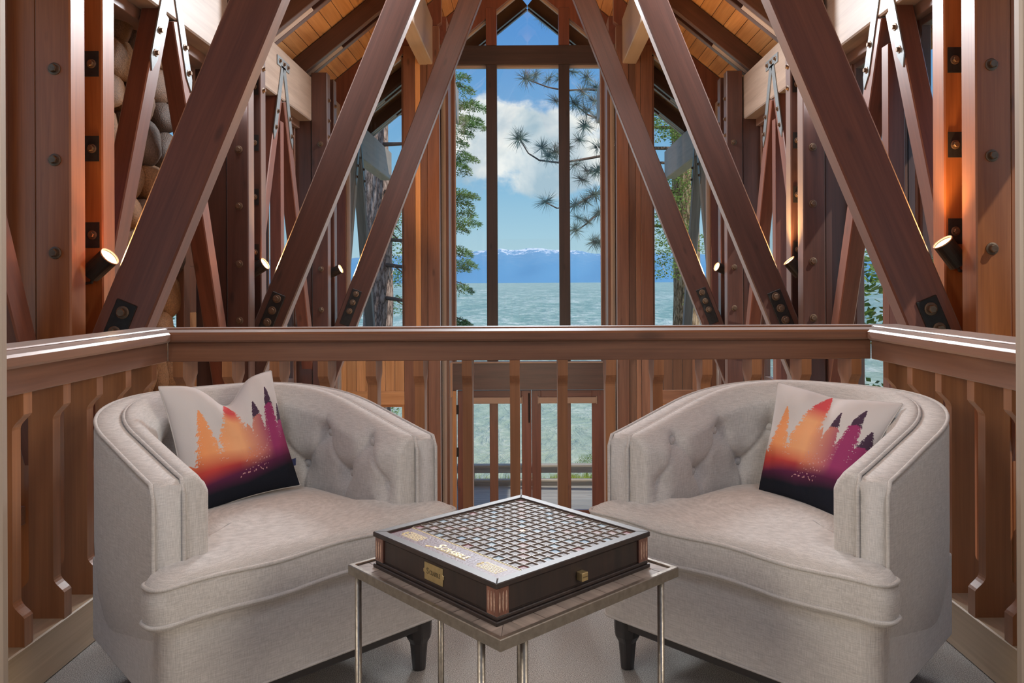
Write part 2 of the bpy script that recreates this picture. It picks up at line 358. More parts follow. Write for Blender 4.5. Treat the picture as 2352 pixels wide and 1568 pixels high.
# ---------------- wall trusses: inverted V struts with steel straps
def strap(t, s, ym, x, mat):
    """forked steel strap on the inner face of beam and struts"""
    e = -s*.006
    x0, x1 = sorted((x, x+e*1.6))
    M().prism([(ym-.21, 3.52), (ym+.21, 3.52), (ym+.21, 3.62), (ym-.21, 3.62)], x0, x1, 'x').obj('steel_strap', steel, t)
    for k in (-.14, 0, .14): bolt(t, (x+e*1.6, ym+k, 3.57), (-s, 0, 0), .9)
    for q in (-1, 1):
        def L(z, o): return (ym+q*((3.52-z)*.36+.03+o), z)
        poly = [L(3.54, -.05), L(3.54, .05), L(2.80, .05), L(2.70, 0.0), L(2.80, -.05)]
        if q < 0: poly = poly[::-1]
        M().prism(poly, x0, x1, 'x').obj('steel_strap', steel, t)
        for z in (3.02, 2.84):
            p = L(z, 0); bolt(t, (x+e*1.6, p[0], p[1]), (-s, 0, 0), .9)
bays = [(3.25, 'beside the loft rail'), (5.9, 'between the first and second posts'), (8.58, 'between the second and third posts'), (12.5, 'outside beyond the gable window')]
for s in (-1, 1):
    for j, (ym, wh) in enumerate(bays):
        mat = cedar if j < 3 else grey_wood
        t = thing('strut_truss', (s*2.72, ym, -.3), '%s truss of two leaning wall struts, %s' % ('left' if s < 0 else 'right', wh), 'truss')
        x = s*2.65
        for q in (-1, 1):
            p0 = Vector((x+s*.07, ym+q*(.09+3.55*.37), -.35)); p1 = Vector((x+s*.07, ym+q*.10, 3.19))
            timber('strut', p0, p1, .14, .15, mat, t, side=(1, 0, 0), bevel=.008)
        if 0 < j < 3 and not (s < 0 and j == 1):
            tbox('mullion', *sorted((x+s*.01, x+s*.13)), ym-.055, ym+.055, -.35, 2.95, mat, t)
        strap(t, s, ym, x, steel)
# ---------------- side walls
def window(name, x, y0, y1, z0, z1, s, mat, label, fr=.07, depth=.07):
    """window in a side wall at |x|"""
    t = thing(name, (s*x, (y0+y1)/2, z0), label, 'window'); del t['category']; t['kind'] = 'structure'
    xa, xb = sorted((s*x, s*(x+depth)))
    tbox('frame', xa, xb, y0, y0+fr, z0, z1, mat, t); tbox('frame', xa, xb, y1-fr, y1, z0, z1, mat, t)
    tbox('frame', xa, xb, y0+fr, y1-fr, z0, z0+fr, mat, t); tbox('frame', xa, xb, y0+fr, y1-fr, z1-fr, z1, mat, t)
    xi, xj = sorted((s*(x-.02), s*(x+.015)))
    tbox('bead', xi, xj, y0-.0, y0+fr*.45, z0, z1, cedar_trim, t); tbox('bead', xi, xj, y1-fr*.45, y1, z0, z1, cedar_trim, t)
    M().box(*sorted((s*(x+depth*.5), s*(x+depth*.5+.006))), y0+fr, y1-fr, z0+fr, z1-fr).obj('pane', glass, t)
    return t
halves = {1: [(4.84, 5.82), (5.98, 6.98)], 2: [(7.50, 8.50), (8.66, 9.68)], 0: [(2.1, 3.17), (3.33, 4.33)], 3: [(10.2, 11.1)]}
nwin = 0
for s in (-1, 1):
    side = 'left' if s < 0 else 'right'
    wl = bpy.data.objects.new('wall_'+side, None); link(wl, None, Matrix.Translation((s*2.9, 7, -2.55))); struct(wl, 'timber %s side wall of the room' % side)
    for b in range(4):
        for k, (y0, y1) in enumerate(halves[b]):
            if s < 0 and b == 1: continue
            nwin += 1
            window('window_%d' % nwin, 2.86, y0, y1, -.02, 3.12, s, cedar_dark, 'tall %s side window, number %d from the loft' % (side, sum(len(halves[q]) for q in range(b) if not (s < 0 and q == 1))+k+1))
    tbox('lintel', *sorted((s*2.80, s*2.98)), 2.0, 11.2, 3.10, 3.19, cedar_trim, wl)
    tbox('sill', *sorted((s*2.78, s*3.0)), 2.0, 11.2, -.12, -.02, cedar_trim, wl)
    # boarded lower wall
    y = 3.7
    while y < 11.15:
        y2 = min(y+.24, 11.2); tbox('board', *sorted((s*(2.90+random.uniform(0, .006)), s*3.0)), y+.003, y2-.003, -2.55, -.12, brown_board if s > 0 else orange_wood, wl, bevel=.003); y = y2
    tbox('band', *sorted((s*2.86, s*2.92)), 3.7, 11.2, -.62, -.45, cedar_dark, wl)
# river-rock chimney behind the left truss
for (y0, y1, z0, z1, mm) in ((6.74, 6.86, -2.5, 3.1, cedar_trim), (6.86, 6.99, -2.5, .95, orange_wood), (6.86, 6.99, .95, 1.35, cedar_trim), (6.86, 6.99, 1.35, 3.1, cedar_trim)):
    tbox('board', -3.0, -2.93, y0, y1, z0, z1, mm, bpy.data.objects['wall_left'], axis=2)
stone_m = [plain('river_stone_%d' % i, c, .7, bump=.5, bscale=14, var=.35) for i, c in enumerate([(.22, .105, .038), (.15, .075, .035), (.25, .14, .07), (.10, .065, .048)])]
mortar = plain('mortar', (.03, .022, .02), .95, bump=.4, bscale=30)
ch = thing('stone_chimney', (-3.2, 5.9, -2.55), 'river-rock chimney seen between the left wall struts', 'chimney')
M().box(-3.75, -3.04, 4.84, 6.72, -2.55, 3.9).obj('mortar_core', mortar, ch)
def boulder(seed):
    import bmesh
    bm = bmesh.new(); bmesh.ops.create_icosphere(bm, subdivisions=3, radius=1)
    rr = random.Random(seed); e = rr.uniform(2.4, 3.4); o = Vector((seed*3.1, seed*1.7, 0))
    for v in bm.verts:
        p = v.co.copy(); L = (abs(p.x)**e+abs(p.y)**e+abs(p.z)**e)**(1/e); q = p/L
        v.co = q*(1+.16*noise.noise(q*1.1+o)+.05*noise.noise(q*3+o))
    me = bpy.data.meshes.new('stone'); bm.to_mesh(me); bm.free(); me.polygons.foreach_set('use_smooth', [True]*len(me.polygons)); me.materials.append(stone_m[seed % 4]); return me
SM = [boulder(i) for i in range(12)]
rr = random.Random(3); z = -.5
while z < 3.85:
    hh = rr.uniform(.22, .36); y = 4.84+rr.uniform(0, .15)
    while y < 6.72:
        ww = rr.uniform(.20, .42)
        if y+ww > 6.85: break
        me = SM[rr.randrange(12)]; ax = rr.uniform(-.35, .35)
        inst(me, 'stone', ch, Matrix.Translation((-3.04+rr.uniform(-.03, .03), y+ww/2, z+hh/2+rr.uniform(-.03, .03))) @ Matrix.Rotation(ax, 4, 'X') @ Matrix.Diagonal((.13, ww*.535, hh*.55, 1)))
        y += ww*.97
    z += hh*.95
# ---------------- gable wall (y 11.2) beside the prow
GY = 11.2
def gable_side(s):
    side = 'left' if s < 0 else 'right'
    g = bpy.data.objects.new('wall_gable_'+side, None); link(g, None, Matrix.Translation((s*2.0, GY, -2.55))); struct(g, 'boarded gable wall on the %s of the prow window' % side)
    roofz = lambda x: RC-RS*x
    # rake board over the side window
    gl = lambda x: 5.87-RS*x
    M().prism([(s*1.22, gl(1.22)), (s*2.9, gl(2.9)), (s*2.9, roofz(2.9)), (s*1.22, roofz(1.22))], GY, GY+.12).obj('rake_board', cedar, g, bevel=.004)
    tbox('jamb', *sorted((s*2.58, s*2.88)), GY, GY+.14, .2, gl(2.6)+.05, cedar, g)
    # vertical boards between window and prow (tones vary board to board)
    xs = [1.25, 1.42, 1.52, 1.595, 1.76]; mats = [cedar_trim, brown_board, orange_wood if s < 0 else brown_board, cedar_trim]
    for k in range(4):
        a, b = xs[k], xs[k+1]
        tbox('board', *sorted((s*(a+.002), s*(b-.002))), GY-.02*(k == 0)-.01*(k == 3), GY+.12, -2.55, gl(b)+.1, mats[k], g, bevel=.003)
    tbox('sill', *sorted((s*1.76, s*2.58)), GY-.03, GY+.14, .30, .38, cedar_trim, g)
    # boarded apron under the window, then the window of the lower floor
    n = 6
    for k in range(n):
        a = 1.76+k*.82/n; b = a+.82/n
        tbox('board', *sorted((s*(a+.003), s*(b-.003))), GY, GY+.1, -.33, .30, orange_wood if s < 0 else brown_board, g, bevel=.003)
    tbox('rail', *sorted((s*1.76, s*2.58)), GY-.02, GY+.12, -.52, -.33, orange_wood if s < 0 else brown_board, g)
    tbox('board', *sorted((s*2.58, s*2.88)), GY, GY+.1, -2.55, .2, orange_wood if s < 0 else brown_board, g, axis=2)
    tbox('board', *sorted((s*1.76, s*2.58)), GY, GY+.1, -2.55, -1.6, orange_wood if s < 0 else brown_board, g, axis=2)
    global nwin
    nwin += 1
    t = thing('window_%d' % nwin, (s*2.17, GY, .38), '%s gable window under the roof slope' % side, 'window'); del t['category']; t['kind'] = 'structure'
    M().prism([(s*1.76, .38), (s*2.58, .38), (s*2.58, gl(2.58)), (s*1.76, gl(1.76))], GY+.06, GY+.066).obj('pane', glass, t)
    tbox('frame', *sorted((s*1.76, s*1.79)), GY+.03, GY+.1, .38, gl(1.79), cedar_trim, t); tbox('frame', *sorted((s*2.53, s*2.58)), GY+.03, GY+.1, .38, gl(2.58), pale_wood, t)
    timber('frame', (s*1.76, GY+.065, gl(1.76)-.02), (s*2.58, GY+.065, gl(2.58)-.02), .04, .07, pale_wood, t, side=(0, 0, 1))
    nwin += 1
    t = thing('window_%d' % nwin, (s*2.17, GY, -1.6), '%s lower gable window near the doors' % side, 'window'); del t['category']; t['kind'] = 'structure'
    M().box(*sorted((s*1.80, s*2.54)), GY+.06, GY+.066, -1.56, -.56).obj('pane', glass, t)
    for a in ((1.76, 1.80), (2.54, 2.58)): tbox('frame', *sorted((s*a[0], s*a[1])), GY+.02, GY+.1, -1.6, -.52, orange_wood, t)
    tbox('frame', *sorted((s*1.80, s*2.54)), GY+.02, GY+.1, -.56, -.52, orange_wood, t); tbox('frame', *sorted((s*1.80, s*2.54)), GY+.02, GY+.1, -1.6, -1.56, orange_wood, t)
    # return of the prow: narrow glass slot, then solid boards
    nwin += 1
    t = thing('window_%d' % nwin, (s*1.24, 11.45, -2.5), 'narrow side light of the prow on the %s' % side, 'window'); del t['category']; t['kind'] = 'structure'
    M().box(*sorted((s*1.235, s*1.241)), 11.32, 11.60, -2.5, 4.6).obj('pane', glass, t)
    tbox('frame', *sorted((s*1.21, s*1.27)), 11.60, 11.66, -2.5, 4.7, pale_wood, t)
    g2 = bpy.data.objects.new('wall_prow_'+side, None); link(g2, None, Matrix.Translation((s*1.2, 11.9, -2.55))); struct(g2, 'boarded return wall on the %s of the prow' % side)
    ys = [11.66, 11.86, 12.06, 12.2]
    for k in range(3):
        xa = 1.22-.05*(ys[k]-11.66)/.54; tbox('board', *sorted((s*(1.17), s*1.30)), ys[k]+.003, ys[k+1], -2.55, 4.9, cedar_trim if s < 0 else brown_board, g2, bevel=.003)
    tbox('board', *sorted((s*1.16, s*1.30)), 11.32, 12.2, 4.6, 5.0, cedar, g2)
for s in (-1, 1): gable_side(s)
# ---------------- prow window (y 12.2)
PY = 12.2
nwin += 1
pw = thing('window_%d' % nwin, (0, PY, -.05), 'great peaked window facing the lake', 'window'); del pw['category']; pw['kind'] = 'structure'
zt0, zt1 = 4.54, 4.83
for x0, x1 in ((-.638, -.474), (.477, .641)):
    tbox('mullion', x0, x1, PY-.06, PY+.10, -.05, zt0, mullion_backlit, pw, bevel=.006); xm = (x0+x1)/2
    tbox('mullion', x0, x1, PY-.06, PY+.10, zt1, 5.76-.81*abs(xm)+.1, cedar, pw, bevel=.006)
tbox('transom', -1.17, 1.19, PY-.065, PY+.10, zt0, zt1, mullion_backlit, pw, bevel=.006)
for s in (-1, 1):
    tbox('jamb', *sorted((s*1.125, s*1.18)), PY-.05, PY+.1, -.05, zt0, cedar_trim, pw)
    tbox('stop', *sorted((s*1.115, s*1.125)), PY+.02, PY+.06, -.05, zt0, pale_wood, pw, bevel=0)
    za = lambda x: 5.77-.82*abs(x)
    M().prism([(0, za(0)), (s*1.3, za(1.3)), (s*1.3, RC-RS*1.3), (0, RC)], PY-.05, PY+.12).obj('rake_board', cedar, pw)
    timber('stop', (0, PY+.07, za(0)-.015), (s*1.14, PY+.07, za(1.14)-.015), .035, .07, pale_wood, pw, side=(0, 0, 1))
for x0, x1 in ((-1.125, -.638), (-.474, .477), (.641, 1.125)):
    M().box(x0, x1, PY+.045, PY+.051, -.03, zt0).obj('pane', glass, pw)
    tbox('stop', x0, x1, PY-.0, PY+.09, zt0-.035, zt0, pale_wood, pw, bevel=.003)
    pts = [(x0, zt1), (x1, zt1), (x1, max(zt1, za(x1)))] + ([(0, za(0))] if x0 < 0 < x1 else []) + [(x0, max(zt1, za(x0)))]
    M().prism(pts, PY+.045, PY+.051).obj('pane', glass, pw)
wf = struct(tbox('wall_front', -1.35, 1.35, PY-.12, PY+.1, -.44, -.032, cedar_dark, None), 'dark header beam between window and doors')
tbox('sill', -1.2, 1.2, PY-.15, PY-.02, -.032, -.008, pale_wood, wf)
struct(tbox('trim_1', -1.30, -1.16, 11.85, PY-.13, -.52, .0, orange_wood, None), 'short wooden bracket at the left of the header')
# ---------------- french doors
def door(name, x0, x1, gx0, gx1, mx, label):
    t = thing(name, ((x0+x1)/2, PY, -2.55), label, 'door'); del t['category']; t['kind'] = 'structure'
    zt = -.46; zb = -2.5; g0, g1 = -2.3, -.60
    tbox('stile', x0, gx0, PY-.03, PY+.03, zb, zt, cedar, t); tbox('stile', gx1, x1, PY-.03, PY+.03, zb, zt, cedar, t)
    tbox('rail', gx0, gx1, PY-.03, PY+.03, g1, zt, cedar, t); tbox('rail', gx0, gx1, PY-.03, PY+.03, zb, g0, cedar, t)
    tbox('muntin', mx-.065, mx+.065, PY-.02, PY+.02, g0, g1, cedar_trim, t)
    M().box(gx0, gx1, PY-.003, PY+.003, g0, g1).obj('pane', glass, t)
    return t
k = PY/F
dl = door('door_1', -1.10, .035, (1084-CX)*k, (1197-CX)*k, (1133-CX)*k, 'left glazed french door to the deck')
dr_ = door('door_2', .040, 1.15, (1241-CX)*k, (1358-CX)*k, (1300-CX)*k, 'right glazed french door to the deck')
M().tube([(.0, PY-.06, -.50), (.0, PY-.07, -.75), (.0, PY-.05, -.95)], .012, 8).obj('bolt_rod', black_plate, dl)
for z in (-.75, -1.4): M().box(-1.115, -1.08, PY-.05, PY-.03, z-.07, z+.07).obj('hinge', black_plate, dl)
blind = plain('linen_blind', (.52, .40, .31), .8, bump=.1, bscale=90)
for x0, x1, wh in (((1078-CX)*k, (1199-CX)*k, 'left'), ((1234-CX)*k, (1369-CX)*k, 'right')):
    t = thing('roller_blind', ((x0+x1)/2, PY-.06, -.6), 'rolled-up tan blind at the top of the %s french door' % wh, 'blind')
    M().box(x0+.01, x1-.01, PY-.09, PY-.035, -.655, -.56).obj('valance', blind, t, bevel=.01, seg=2)
    for xe in (x0, x1-.01): M().box(xe, xe+.01, PY-.095, PY-.033, -.66, -.545).obj('bracket', pale_wood, t)
struct(tbox('trim_2', -1.26, -1.115, PY-.10, PY+.04, -2.55, -.45, orange_wood, None), 'orange fir casing left of the french doors')
struct(tbox('trim_3', 1.155, 1.3, PY-.10, PY+.04, -2.55, -.45, cedar, None), 'dark casing right of the french doors')
# ---------------- loft opening jambs
for s, x in ((-1, 1.31), (1, 1.222)):
    side = 'left' if s < 0 else 'right'
    j = struct(tbox('trim_%d' % (5 if s > 0 else 4), *sorted((s*x, s*(x+.14))), .9, 2.0, 0, 2.7, jamb_wood, None, bevel=.012, axis=2), 'pale jamb of the loft opening on the %s' % side)
    tbox('bead', *sorted((s*(x-.006), s*(x+.03))), 1.955, 1.985, 0, 2.7, jamb_wood, j, bevel=.006)
    struct(M().box(*sorted((s*(x+.14), s*2.95)), 1.5, 1.98, 0, 2.7).obj('wall_opening_'+side, loft_paint))
# ---------------- railings
ZC = 1.005; CT = .04; AB = .885
def bal_mesh(flip):
    """fin baluster: local x = inner edge at 0 growing outward, y = thickness, z up"""
    z0, z1 = .15, AB+.0; e = .034; wdt = .145
    def arc(za, zb, n=6):
        return [(e*math.sin(PI/2*i/n), za+(zb-za)*(1-math.cos(PI/2*i/n))) for i in range(n+1)]
    left = [(0, z0), (0, .232)] + [(e*math.sin(PI/2*i/6)**1.3, .232+.045*(i/6)) for i in range(1, 7)] + [(e*math.cos(PI/2*i/6)**1.3 if i < 6 else 0, .775+.048*(i/6)) for i in range(0, 7)] + [(0, z1)]
    poly = left + [(wdt-a, b) for a, b in reversed(left)]
    m = M(); m.prism(poly, -.02, .02, 'y'); return m.mesh('baluster', baluster_wood)
BAL = bal_mesh(0)
def railing(name, label, cap, apron, kick, lip, bals, extra=()):
    cx, cy = (cap[0]+cap[1])/2, (cap[2]+cap[3])/2
    t = thing(name, (cx, cy, 0), label, 'railing')
    tbox('handrail', *cap, ZC-CT, ZC, rail_wood, t, bevel=.008)
    tbox('bead', *lip, ZC-.002, ZC+.006, rail_wood, t, bevel=.004)
    tbox('apron', *apron, AB, ZC-CT, rail_wood, t, bevel=.003)
    tbox('curb', *kick, 0, .15, kick_wood, t, bevel=.004)
    for m in bals: inst(BAL, 'baluster', t, m)
    return t
xl, xr = -1.43, 1.352
fy = 3.17
R0 = Matrix.Rotation
# front: baluster x centres measured from the photograph at y ~3.2
fb = [(CX-p)/F*-3.2 for p in (407, 520, 629, 740, 850.5, 960, 1071, 1181, 1292, 1403, 1513, 1624, 1738, 1852, 1967)]
railing('front_railing', 'loft railing across the front, facing the big window', (xl-.31, xr+.31, fy, fy+.40), (xl-.03, xr+.03, fy+.03, fy+.07), (xl-.03, xr+.03, fy+.03, fy+.19),
        (xl-.11, xr+.11, fy+.20, fy+.222), [Matrix.Translation((x, fy+.032, 0)) @ R0(PI/2, 4, 'Z') for x in fb])
railing('side_railing', 'left side railing behind the left armchair', (xl-.31, xl, 1.98, fy), (xl-.07, xl-.03, 1.98, fy+.03), (xl-.20, xl-.032, 1.98, fy+.03),
        (xl-.13, xl-.108, 1.98, fy+.20), [Matrix.Translation((xl-.034, y+.02, 0)) @ R0(PI, 4, 'Z') for y in (2.10, 2.294, 2.491, 2.683, 2.877, 3.075)])
railing('side_railing', 'right side railing behind the right armchair', (xr, xr+.33, 1.98, fy), (xr+.03, xr+.07, 1.98, fy+.03), (xr+.032, xr+.20, 1.98, fy+.03),
        (xr+.108, xr+.13, 1.98, fy+.20), [Matrix.Translation((xr+.034, y-.0, 0)) for y in (2.08, 2.275+.02, 2.467+.02, 2.663+.02, 2.864+.02, 3.055+.02)])
# ---------------- spot lamps between the posts
lampw = plain('lamp_black', (.035, .03, .028), .45, metal=.3)
lens = plain('lamp_lens', (1, .8, .5), .4, emis=((1, .70, .36), 14))
rimm = plain('lamp_rim', (.75, .5, .3), .35, metal=.5)
sl = [(-1, 0, 253, 588, (.62, -.12, .5)), (-1, 1, 610, 605, (.72, -.12, .42)), (-1, 2, 783, 617, (.78, -.12, .34)), (1, 0, 2165, 555, (-.50, -.06, .62)), (1, 1, 1812, 598, (-.52, -.02, .60)), (1, 2, 1646, 612, (-.75, -.25, .30))]
for s, i, px, py, dv in sl:
    d = D[i]+.24; p = Px(px, py, d); v = Vector(dv).normalized(); rad = .058
    t = thing('spotlight', tuple(p), 'lit black cylinder spot lamp on the %s post %s' % (['nearest', 'second', 'third'][i], 'at left' if s < 0 else 'at right'), 'lamp', 'spot lamps on the posts')
    m, _ = frame(p-v*.17, p, (0, 1, 0))
    M().lathe([(.03, 0), (rad, .008), (rad, .165), (rad*.93, .165), (rad*.93, .150)], 24).obj('housing', lampw, t, m, smooth=False)
    M().lathe([(rad*.9, .151), (rad*.9, .156)], 24).obj('lens', lens, t, m)
    rm = M(); rm.tube([(rad*.965*math.cos(a*PI/12), rad*.965*math.sin(a*PI/12), .167) for a in range(25)], .004, 6, cap=False); rm.obj('rim', rimm, t, m, smooth=True)
    br = p-v*.10; M().tube([br, br+Vector((s*.04, 0, -.09)), br+Vector((s*.11, 0, -.10))], .010, 8).obj('bracket', lampw, t)
    light('spot_lamp', 'SPOT', tuple(p+v*.02), tuple(p+v+Vector((0, 0, .25))), (60, 110, 150)[i], (1, .52, .18), spot_size=2.3, spot_blend=.7, shadow_soft_size=.04)
# ================= FURNITURE =================
def fabric_mat(name, col):
    m, t, b = newmat(name); c = nd(t, 'ShaderNodeTexCoord')
    outs = []
    for sc in ((650, 650, 40), (40, 40, 800)):
        mp = nd(t, 'ShaderNodeMapping'); mp.inputs['Scale'].default_value = sc; lk(t, c.outputs['Object'], mp.inputs[0])
        n = nd(t, 'ShaderNodeTexNoise', i_Scale=1.0, i_Detail=2.0); lk(t, mp.outputs[0], n.inputs['Vector']); outs.append(n.outputs[0])
    s = mth(t, 'MULTIPLY', mth(t, 'ADD', outs[0], outs[1]), .5)
    cc = ramp(t, s, [(.38, tuple(x*.80 for x in col)), (.62, tuple(min(1, x*1.12) for x in col))]); lk(t, cc, b.inputs['Base Color'])
    b.inputs['Roughness'].default_value = .85; b.inputs['Specular IOR Level'].default_value = .25; b.inputs['Sheen Weight'].default_value = .15
    bp = nd(t, 'ShaderNodeBump', i_Strength=.35, i_Distance=.0015); lk(t, s, bp.inputs['Height']); lk(t, bp.outputs[0], b.inputs['Normal'])
    return m
linen = fabric_mat('beige_linen', (.57, .55, .53))
pipe_m = fabric_mat('linen_piping', (.55, .53, .51))
seam_m = plain('seam_thread', (.16, .13, .11), .9)
ebony = plain('ebonised_wood', (.028, .026, .028), .42, coat=.3)
HW, SLN, DP = .435, .34, .775
def upath():
    """outer plan of the tub, left front -> back -> right front, resampled by arc length"""
    p = [(-HW, y) for y in np.linspace(0, SLN, 40)]
    for a in np.linspace(0, PI, 240)[1:-1]:
        e = 2/2.25; cxx, sy = math.cos(PI-a), math.sin(a)
        p.append((HW*math.copysign(abs(cxx)**e, cxx), SLN+(DP-SLN)*abs(sy)**e))
    p += [(HW, y) for y in np.linspace(SLN, 0, 40)]
    p = np.array(p); d = np.r_[0, np.cumsum(np.hypot(*np.diff(p, axis=0).T))]
    return p, d
UP, UD = upath(); UL = UD[-1]
def at(s):
    x = np.interp(s, UD, UP[:, 0]); y = np.interp(s, UD, UP[:, 1])
    e = .02; a = np.array([np.interp(s-e, UD, UP[:, 0]), np.interp(s-e, UD, UP[:, 1])]); b = np.array([np.interp(s+e, UD, UP[:, 0]), np.interp(s+e, UD, UP[:, 1])])
    t = b-a; t = t/np.hypot(*t); n = np.array([-t[1], t[0]])   # outward for this direction
    return x, y, n
def ztop(s):
    f = min(s, UL-s)/(UL/2); return .714+.126*math.sin(PI/2*min(1, f/.85))**1.15
def sweep(prof, ss, closed=True, cap=True):
    """prof(s) -> list of (d inward, z, forward)"""
    m = M(); K = None
    for s in ss:
        x, y, n = at(min(max(s, 0), UL)); P = prof(s); K = len(P)
        for q in P:
            d, z = q[0], q[1]; m.v.append((x-n[0]*d, y-n[1]*d, z))
    N = len(ss)
    for i in range(N-1):
        for j in range(K if closed else K-1):
            j2 = (j+1) % K; m.f.append((i*K+j, i*K+j2, (i+1)*K+j2, (i+1)*K+j))
    if cap and closed: m.f.append(tuple(range(K-1, -1, -1))); m.f.append(tuple((N-1)*K+j for j in range(K)))
    return m
SS = list(np.r_[np.array([0, .006, .015]), np.linspace(.03, UL-.03, 110), np.array([UL-.015, UL-.006, UL])])
def taper(z):
    a = max(0, (.46-z)/.30); return .045*a*a
def shell_prof(s):
    zt = ztop(s); e = min(s, UL-s); r = .012*math.sqrt(max(0, 1-min(1, e/.015)**2)) if e < .015 else 0
    zt -= r*.8; o = r*.3
    pr = [(taper(z)+o, z) for z in (.165, .20, .26, .33, .40, .46)]
    pr += [(o, zt-.03), (o+.003, zt-.010), (o+.012, zt), (.04, zt+.004), (.073, zt-.002), (.079, zt-.02), (.079, .30), (.079, .20), (.079, .165)]
    return pr
# arc position measured along the inner face (for the tufts)
BT = .148
def inner_s():
    ss = np.array(SS); P = []
    for s in ss:
        x, y, n = at(min(max(s, 0), UL)); P.append((x-n[0]*BT, y-n[1]*BT))
    P = np.array(P); return np.r_[0, np.cumsum(np.hypot(*np.diff(P, axis=0).T))]
def make_chair(label, loc, rz, group):
    t = thing('armchair', loc, label, 'armchair', group, rz); w = W[t.name]
    sweep(shell_prof, SS).obj('outer_shell', linen, t, w, smooth=True)
    # tufted inner pad
    ss = [0.0, .004, .012, .025]+list(np.linspace(.04, UL-.04, 230))+[UL-.025, UL-.012, UL-.004, UL]
    IP = []
    for s in ss:
        x, y, n = at(s); IP.append((x-n[0]*BT, y-n[1]*BT))
    IP = np.array(IP); ID = np.r_[0, np.cumsum(np.hypot(*np.diff(IP, axis=0).T))]; IL = ID[-1]
    up = [.153, .397, .61]; up = up+[IL/2]+[IL-q for q in up]; lo = [.05, .27, .50, .715]; lo = lo+[IL-q for q in lo]
    ups = sorted(set(up)); los = sorted(lo); ZU, ZL = .692, .575
    btn = [(a, ZU) for a in ups]+[(a, ZL) for a in los]
    creases = []
    for a in ups:
        creases.append(((a, ZU), (a, ZU+.10)))
        for b in los:
            if abs(a-b) < .16: creases.append(((a, ZU), (b, ZL)))
    for b in los: creases.append(((b, ZL), (b, .46)))
    btn = np.array(btn)
    def segd(p, a, b):
        a = np.array(a); b = np.array(b); v = b-a; tt = np.clip(((p-a)@v)/(v@v), 0, 1); return np.linalg.norm(p-(a+tt[:, None]*v), axis=1), tt
    zz = np.linspace(0, 1, 46)
    m = M(); K = None
    for i, s in enumerate(ss):
        x, y, n = at(s); zt = ztop(s); e = min(s, UL-s); r = math.sqrt(max(0, 1-(1-min(1, e/.03))**2))
        er = .02*(1-r)
        col = [(.075+er*.2, .34), (.075+er*.2, zt-.012-er), (.080+er*.3, zt+.006-er), (.092, zt+.011-er), (.108, zt+.009-er), (.124-er*.3, zt-.002-er), (.138-er*.6, zt-.022-er)]
        zs = (zt-.045)+(.40-(zt-.045))*zz; P = np.stack([np.full_like(zs, ID[i]), zs], 1)
        d = np.full_like(zs, BT)-er*.9
        puff = .020*np.clip((zt-zs)/.06, 0, 1)
        dep = np.zeros_like(zs)
        dist = np.min(np.linalg.norm(P[:, None, :]-btn[None], axis=2), axis=1); dep += .026*np.exp(-(dist/.040)**2)+.010*np.exp(-(dist/.012)**2)
        cr = np.zeros_like(zs)
        for a, b in creases:
            if abs(ID[i]-(a[0]+b[0])/2) > .2: continue
            dd, tt = segd(P, a, b); cr = np.maximum(cr, (.0085 if a[0] != b[0] else .006*(1-tt) if b[1] > a[1] else .007)*np.exp(-(dd/.009)**2))
        dep = dep+cr
        edge = min(1, max(0, (e-.02)/.06)); d = d+(puff-dep)*edge
        col += list(zip(d, zs)); col.append((.12, .38)); K = len(col)
        for (dd, z) in col: m.v.append((x-n[0]*dd, y-n[1]*dd+.004*(1-r), z))
    N = len(ss)
    m.f += [(i*K+j, i*K+(j+1) % K, (i+1)*K+(j+1) % K, (i+1)*K+j) for i in range(N-1) for j in range(K)]
    m.f += [tuple(range(K-1, -1, -1)), tuple((N-1)*K+j for j in range(K))]
    pad = m.obj('tufted_back', linen, t, w, smooth=True)
    for (bs, bz) in btn:
        s = float(np.interp(bs, ID, ss)); x, y, n = at(s); dd = BT-.020
        c = w @ Vector((x-n[0]*dd, y-n[1]*dd, bz)); nn = w.to_3x3() @ Vector((-n[0], -n[1], 0))
        fm, _ = frame(c, c+nn, (0, 0, 1))
        M().lathe([(.0145, 0), (.0155, .004), (.013, .009), (.007, .0115), (.001, .012)], 16).obj('button', linen, pad, fm, smooth=True)
    # piping
    def pipe(name, fn, ss_, r=.0055, mat=pipe_m):
        pts = []
        for s in ss_: pts.append(fn(s))
        return M().tube(pts, r, 8).obj(name, mat, t, w, smooth=True)
    def off(s, d, z, f=0):
        x, y, n = at(min(max(s, 0), UL)); return (x-n[0]*d, y-n[1]*d-f, z)
    s2 = list(np.linspace(.012, UL-.012, 120))
    for d_, nm in ((.004, 'piping'), (.077, 'piping')):
        f0 = [(-HW+d_+(taper(z) if d_ < .05 else 0), -.003, z) for z in np.linspace(.17 if d_ < .05 else .49, .68, 14)]
        f1 = [(-q[0], q[1], q[2]) for q in reversed(f0)]
        mid = [off(s, d_, ztop(s)-(.002 if d_ < .05 else -.002)) for s in s2]
        M().tube(f0+mid+f1, .0052, 8).obj(nm, pipe_m, t, w, smooth=True)
    # base front and sides of the frame under the seat
    bx = M(); bp_ = []
    for (cx_, cy_, a0) in ((-HW+.055, -.012, PI), (HW-.055, -.012, 1.5*PI)):
        bp_ += [(cx_+.048*math.cos(a0+PI/2*k/8), cy_+.048*math.sin(a0+PI/2*k/8)) for k in range(9)]
    bp_ += [(HW-.03, .55), (-HW+.03, .55)]
    bx.prism(bp_, .165, .405, 'z').obj('seat_base', linen, t, w, bevel=.006, seg=2)
    for z in (.170,):
        M().tube([(a_, b_-.001, z) for a_, b_ in bp_[:18]], .004, 6).obj('piping', pipe_m, t, w, smooth=True)
    # T cushion: plan outline, crowned top
    hwf, hwi, yf, yw, yb = .462, .292, -.088, .055, .62
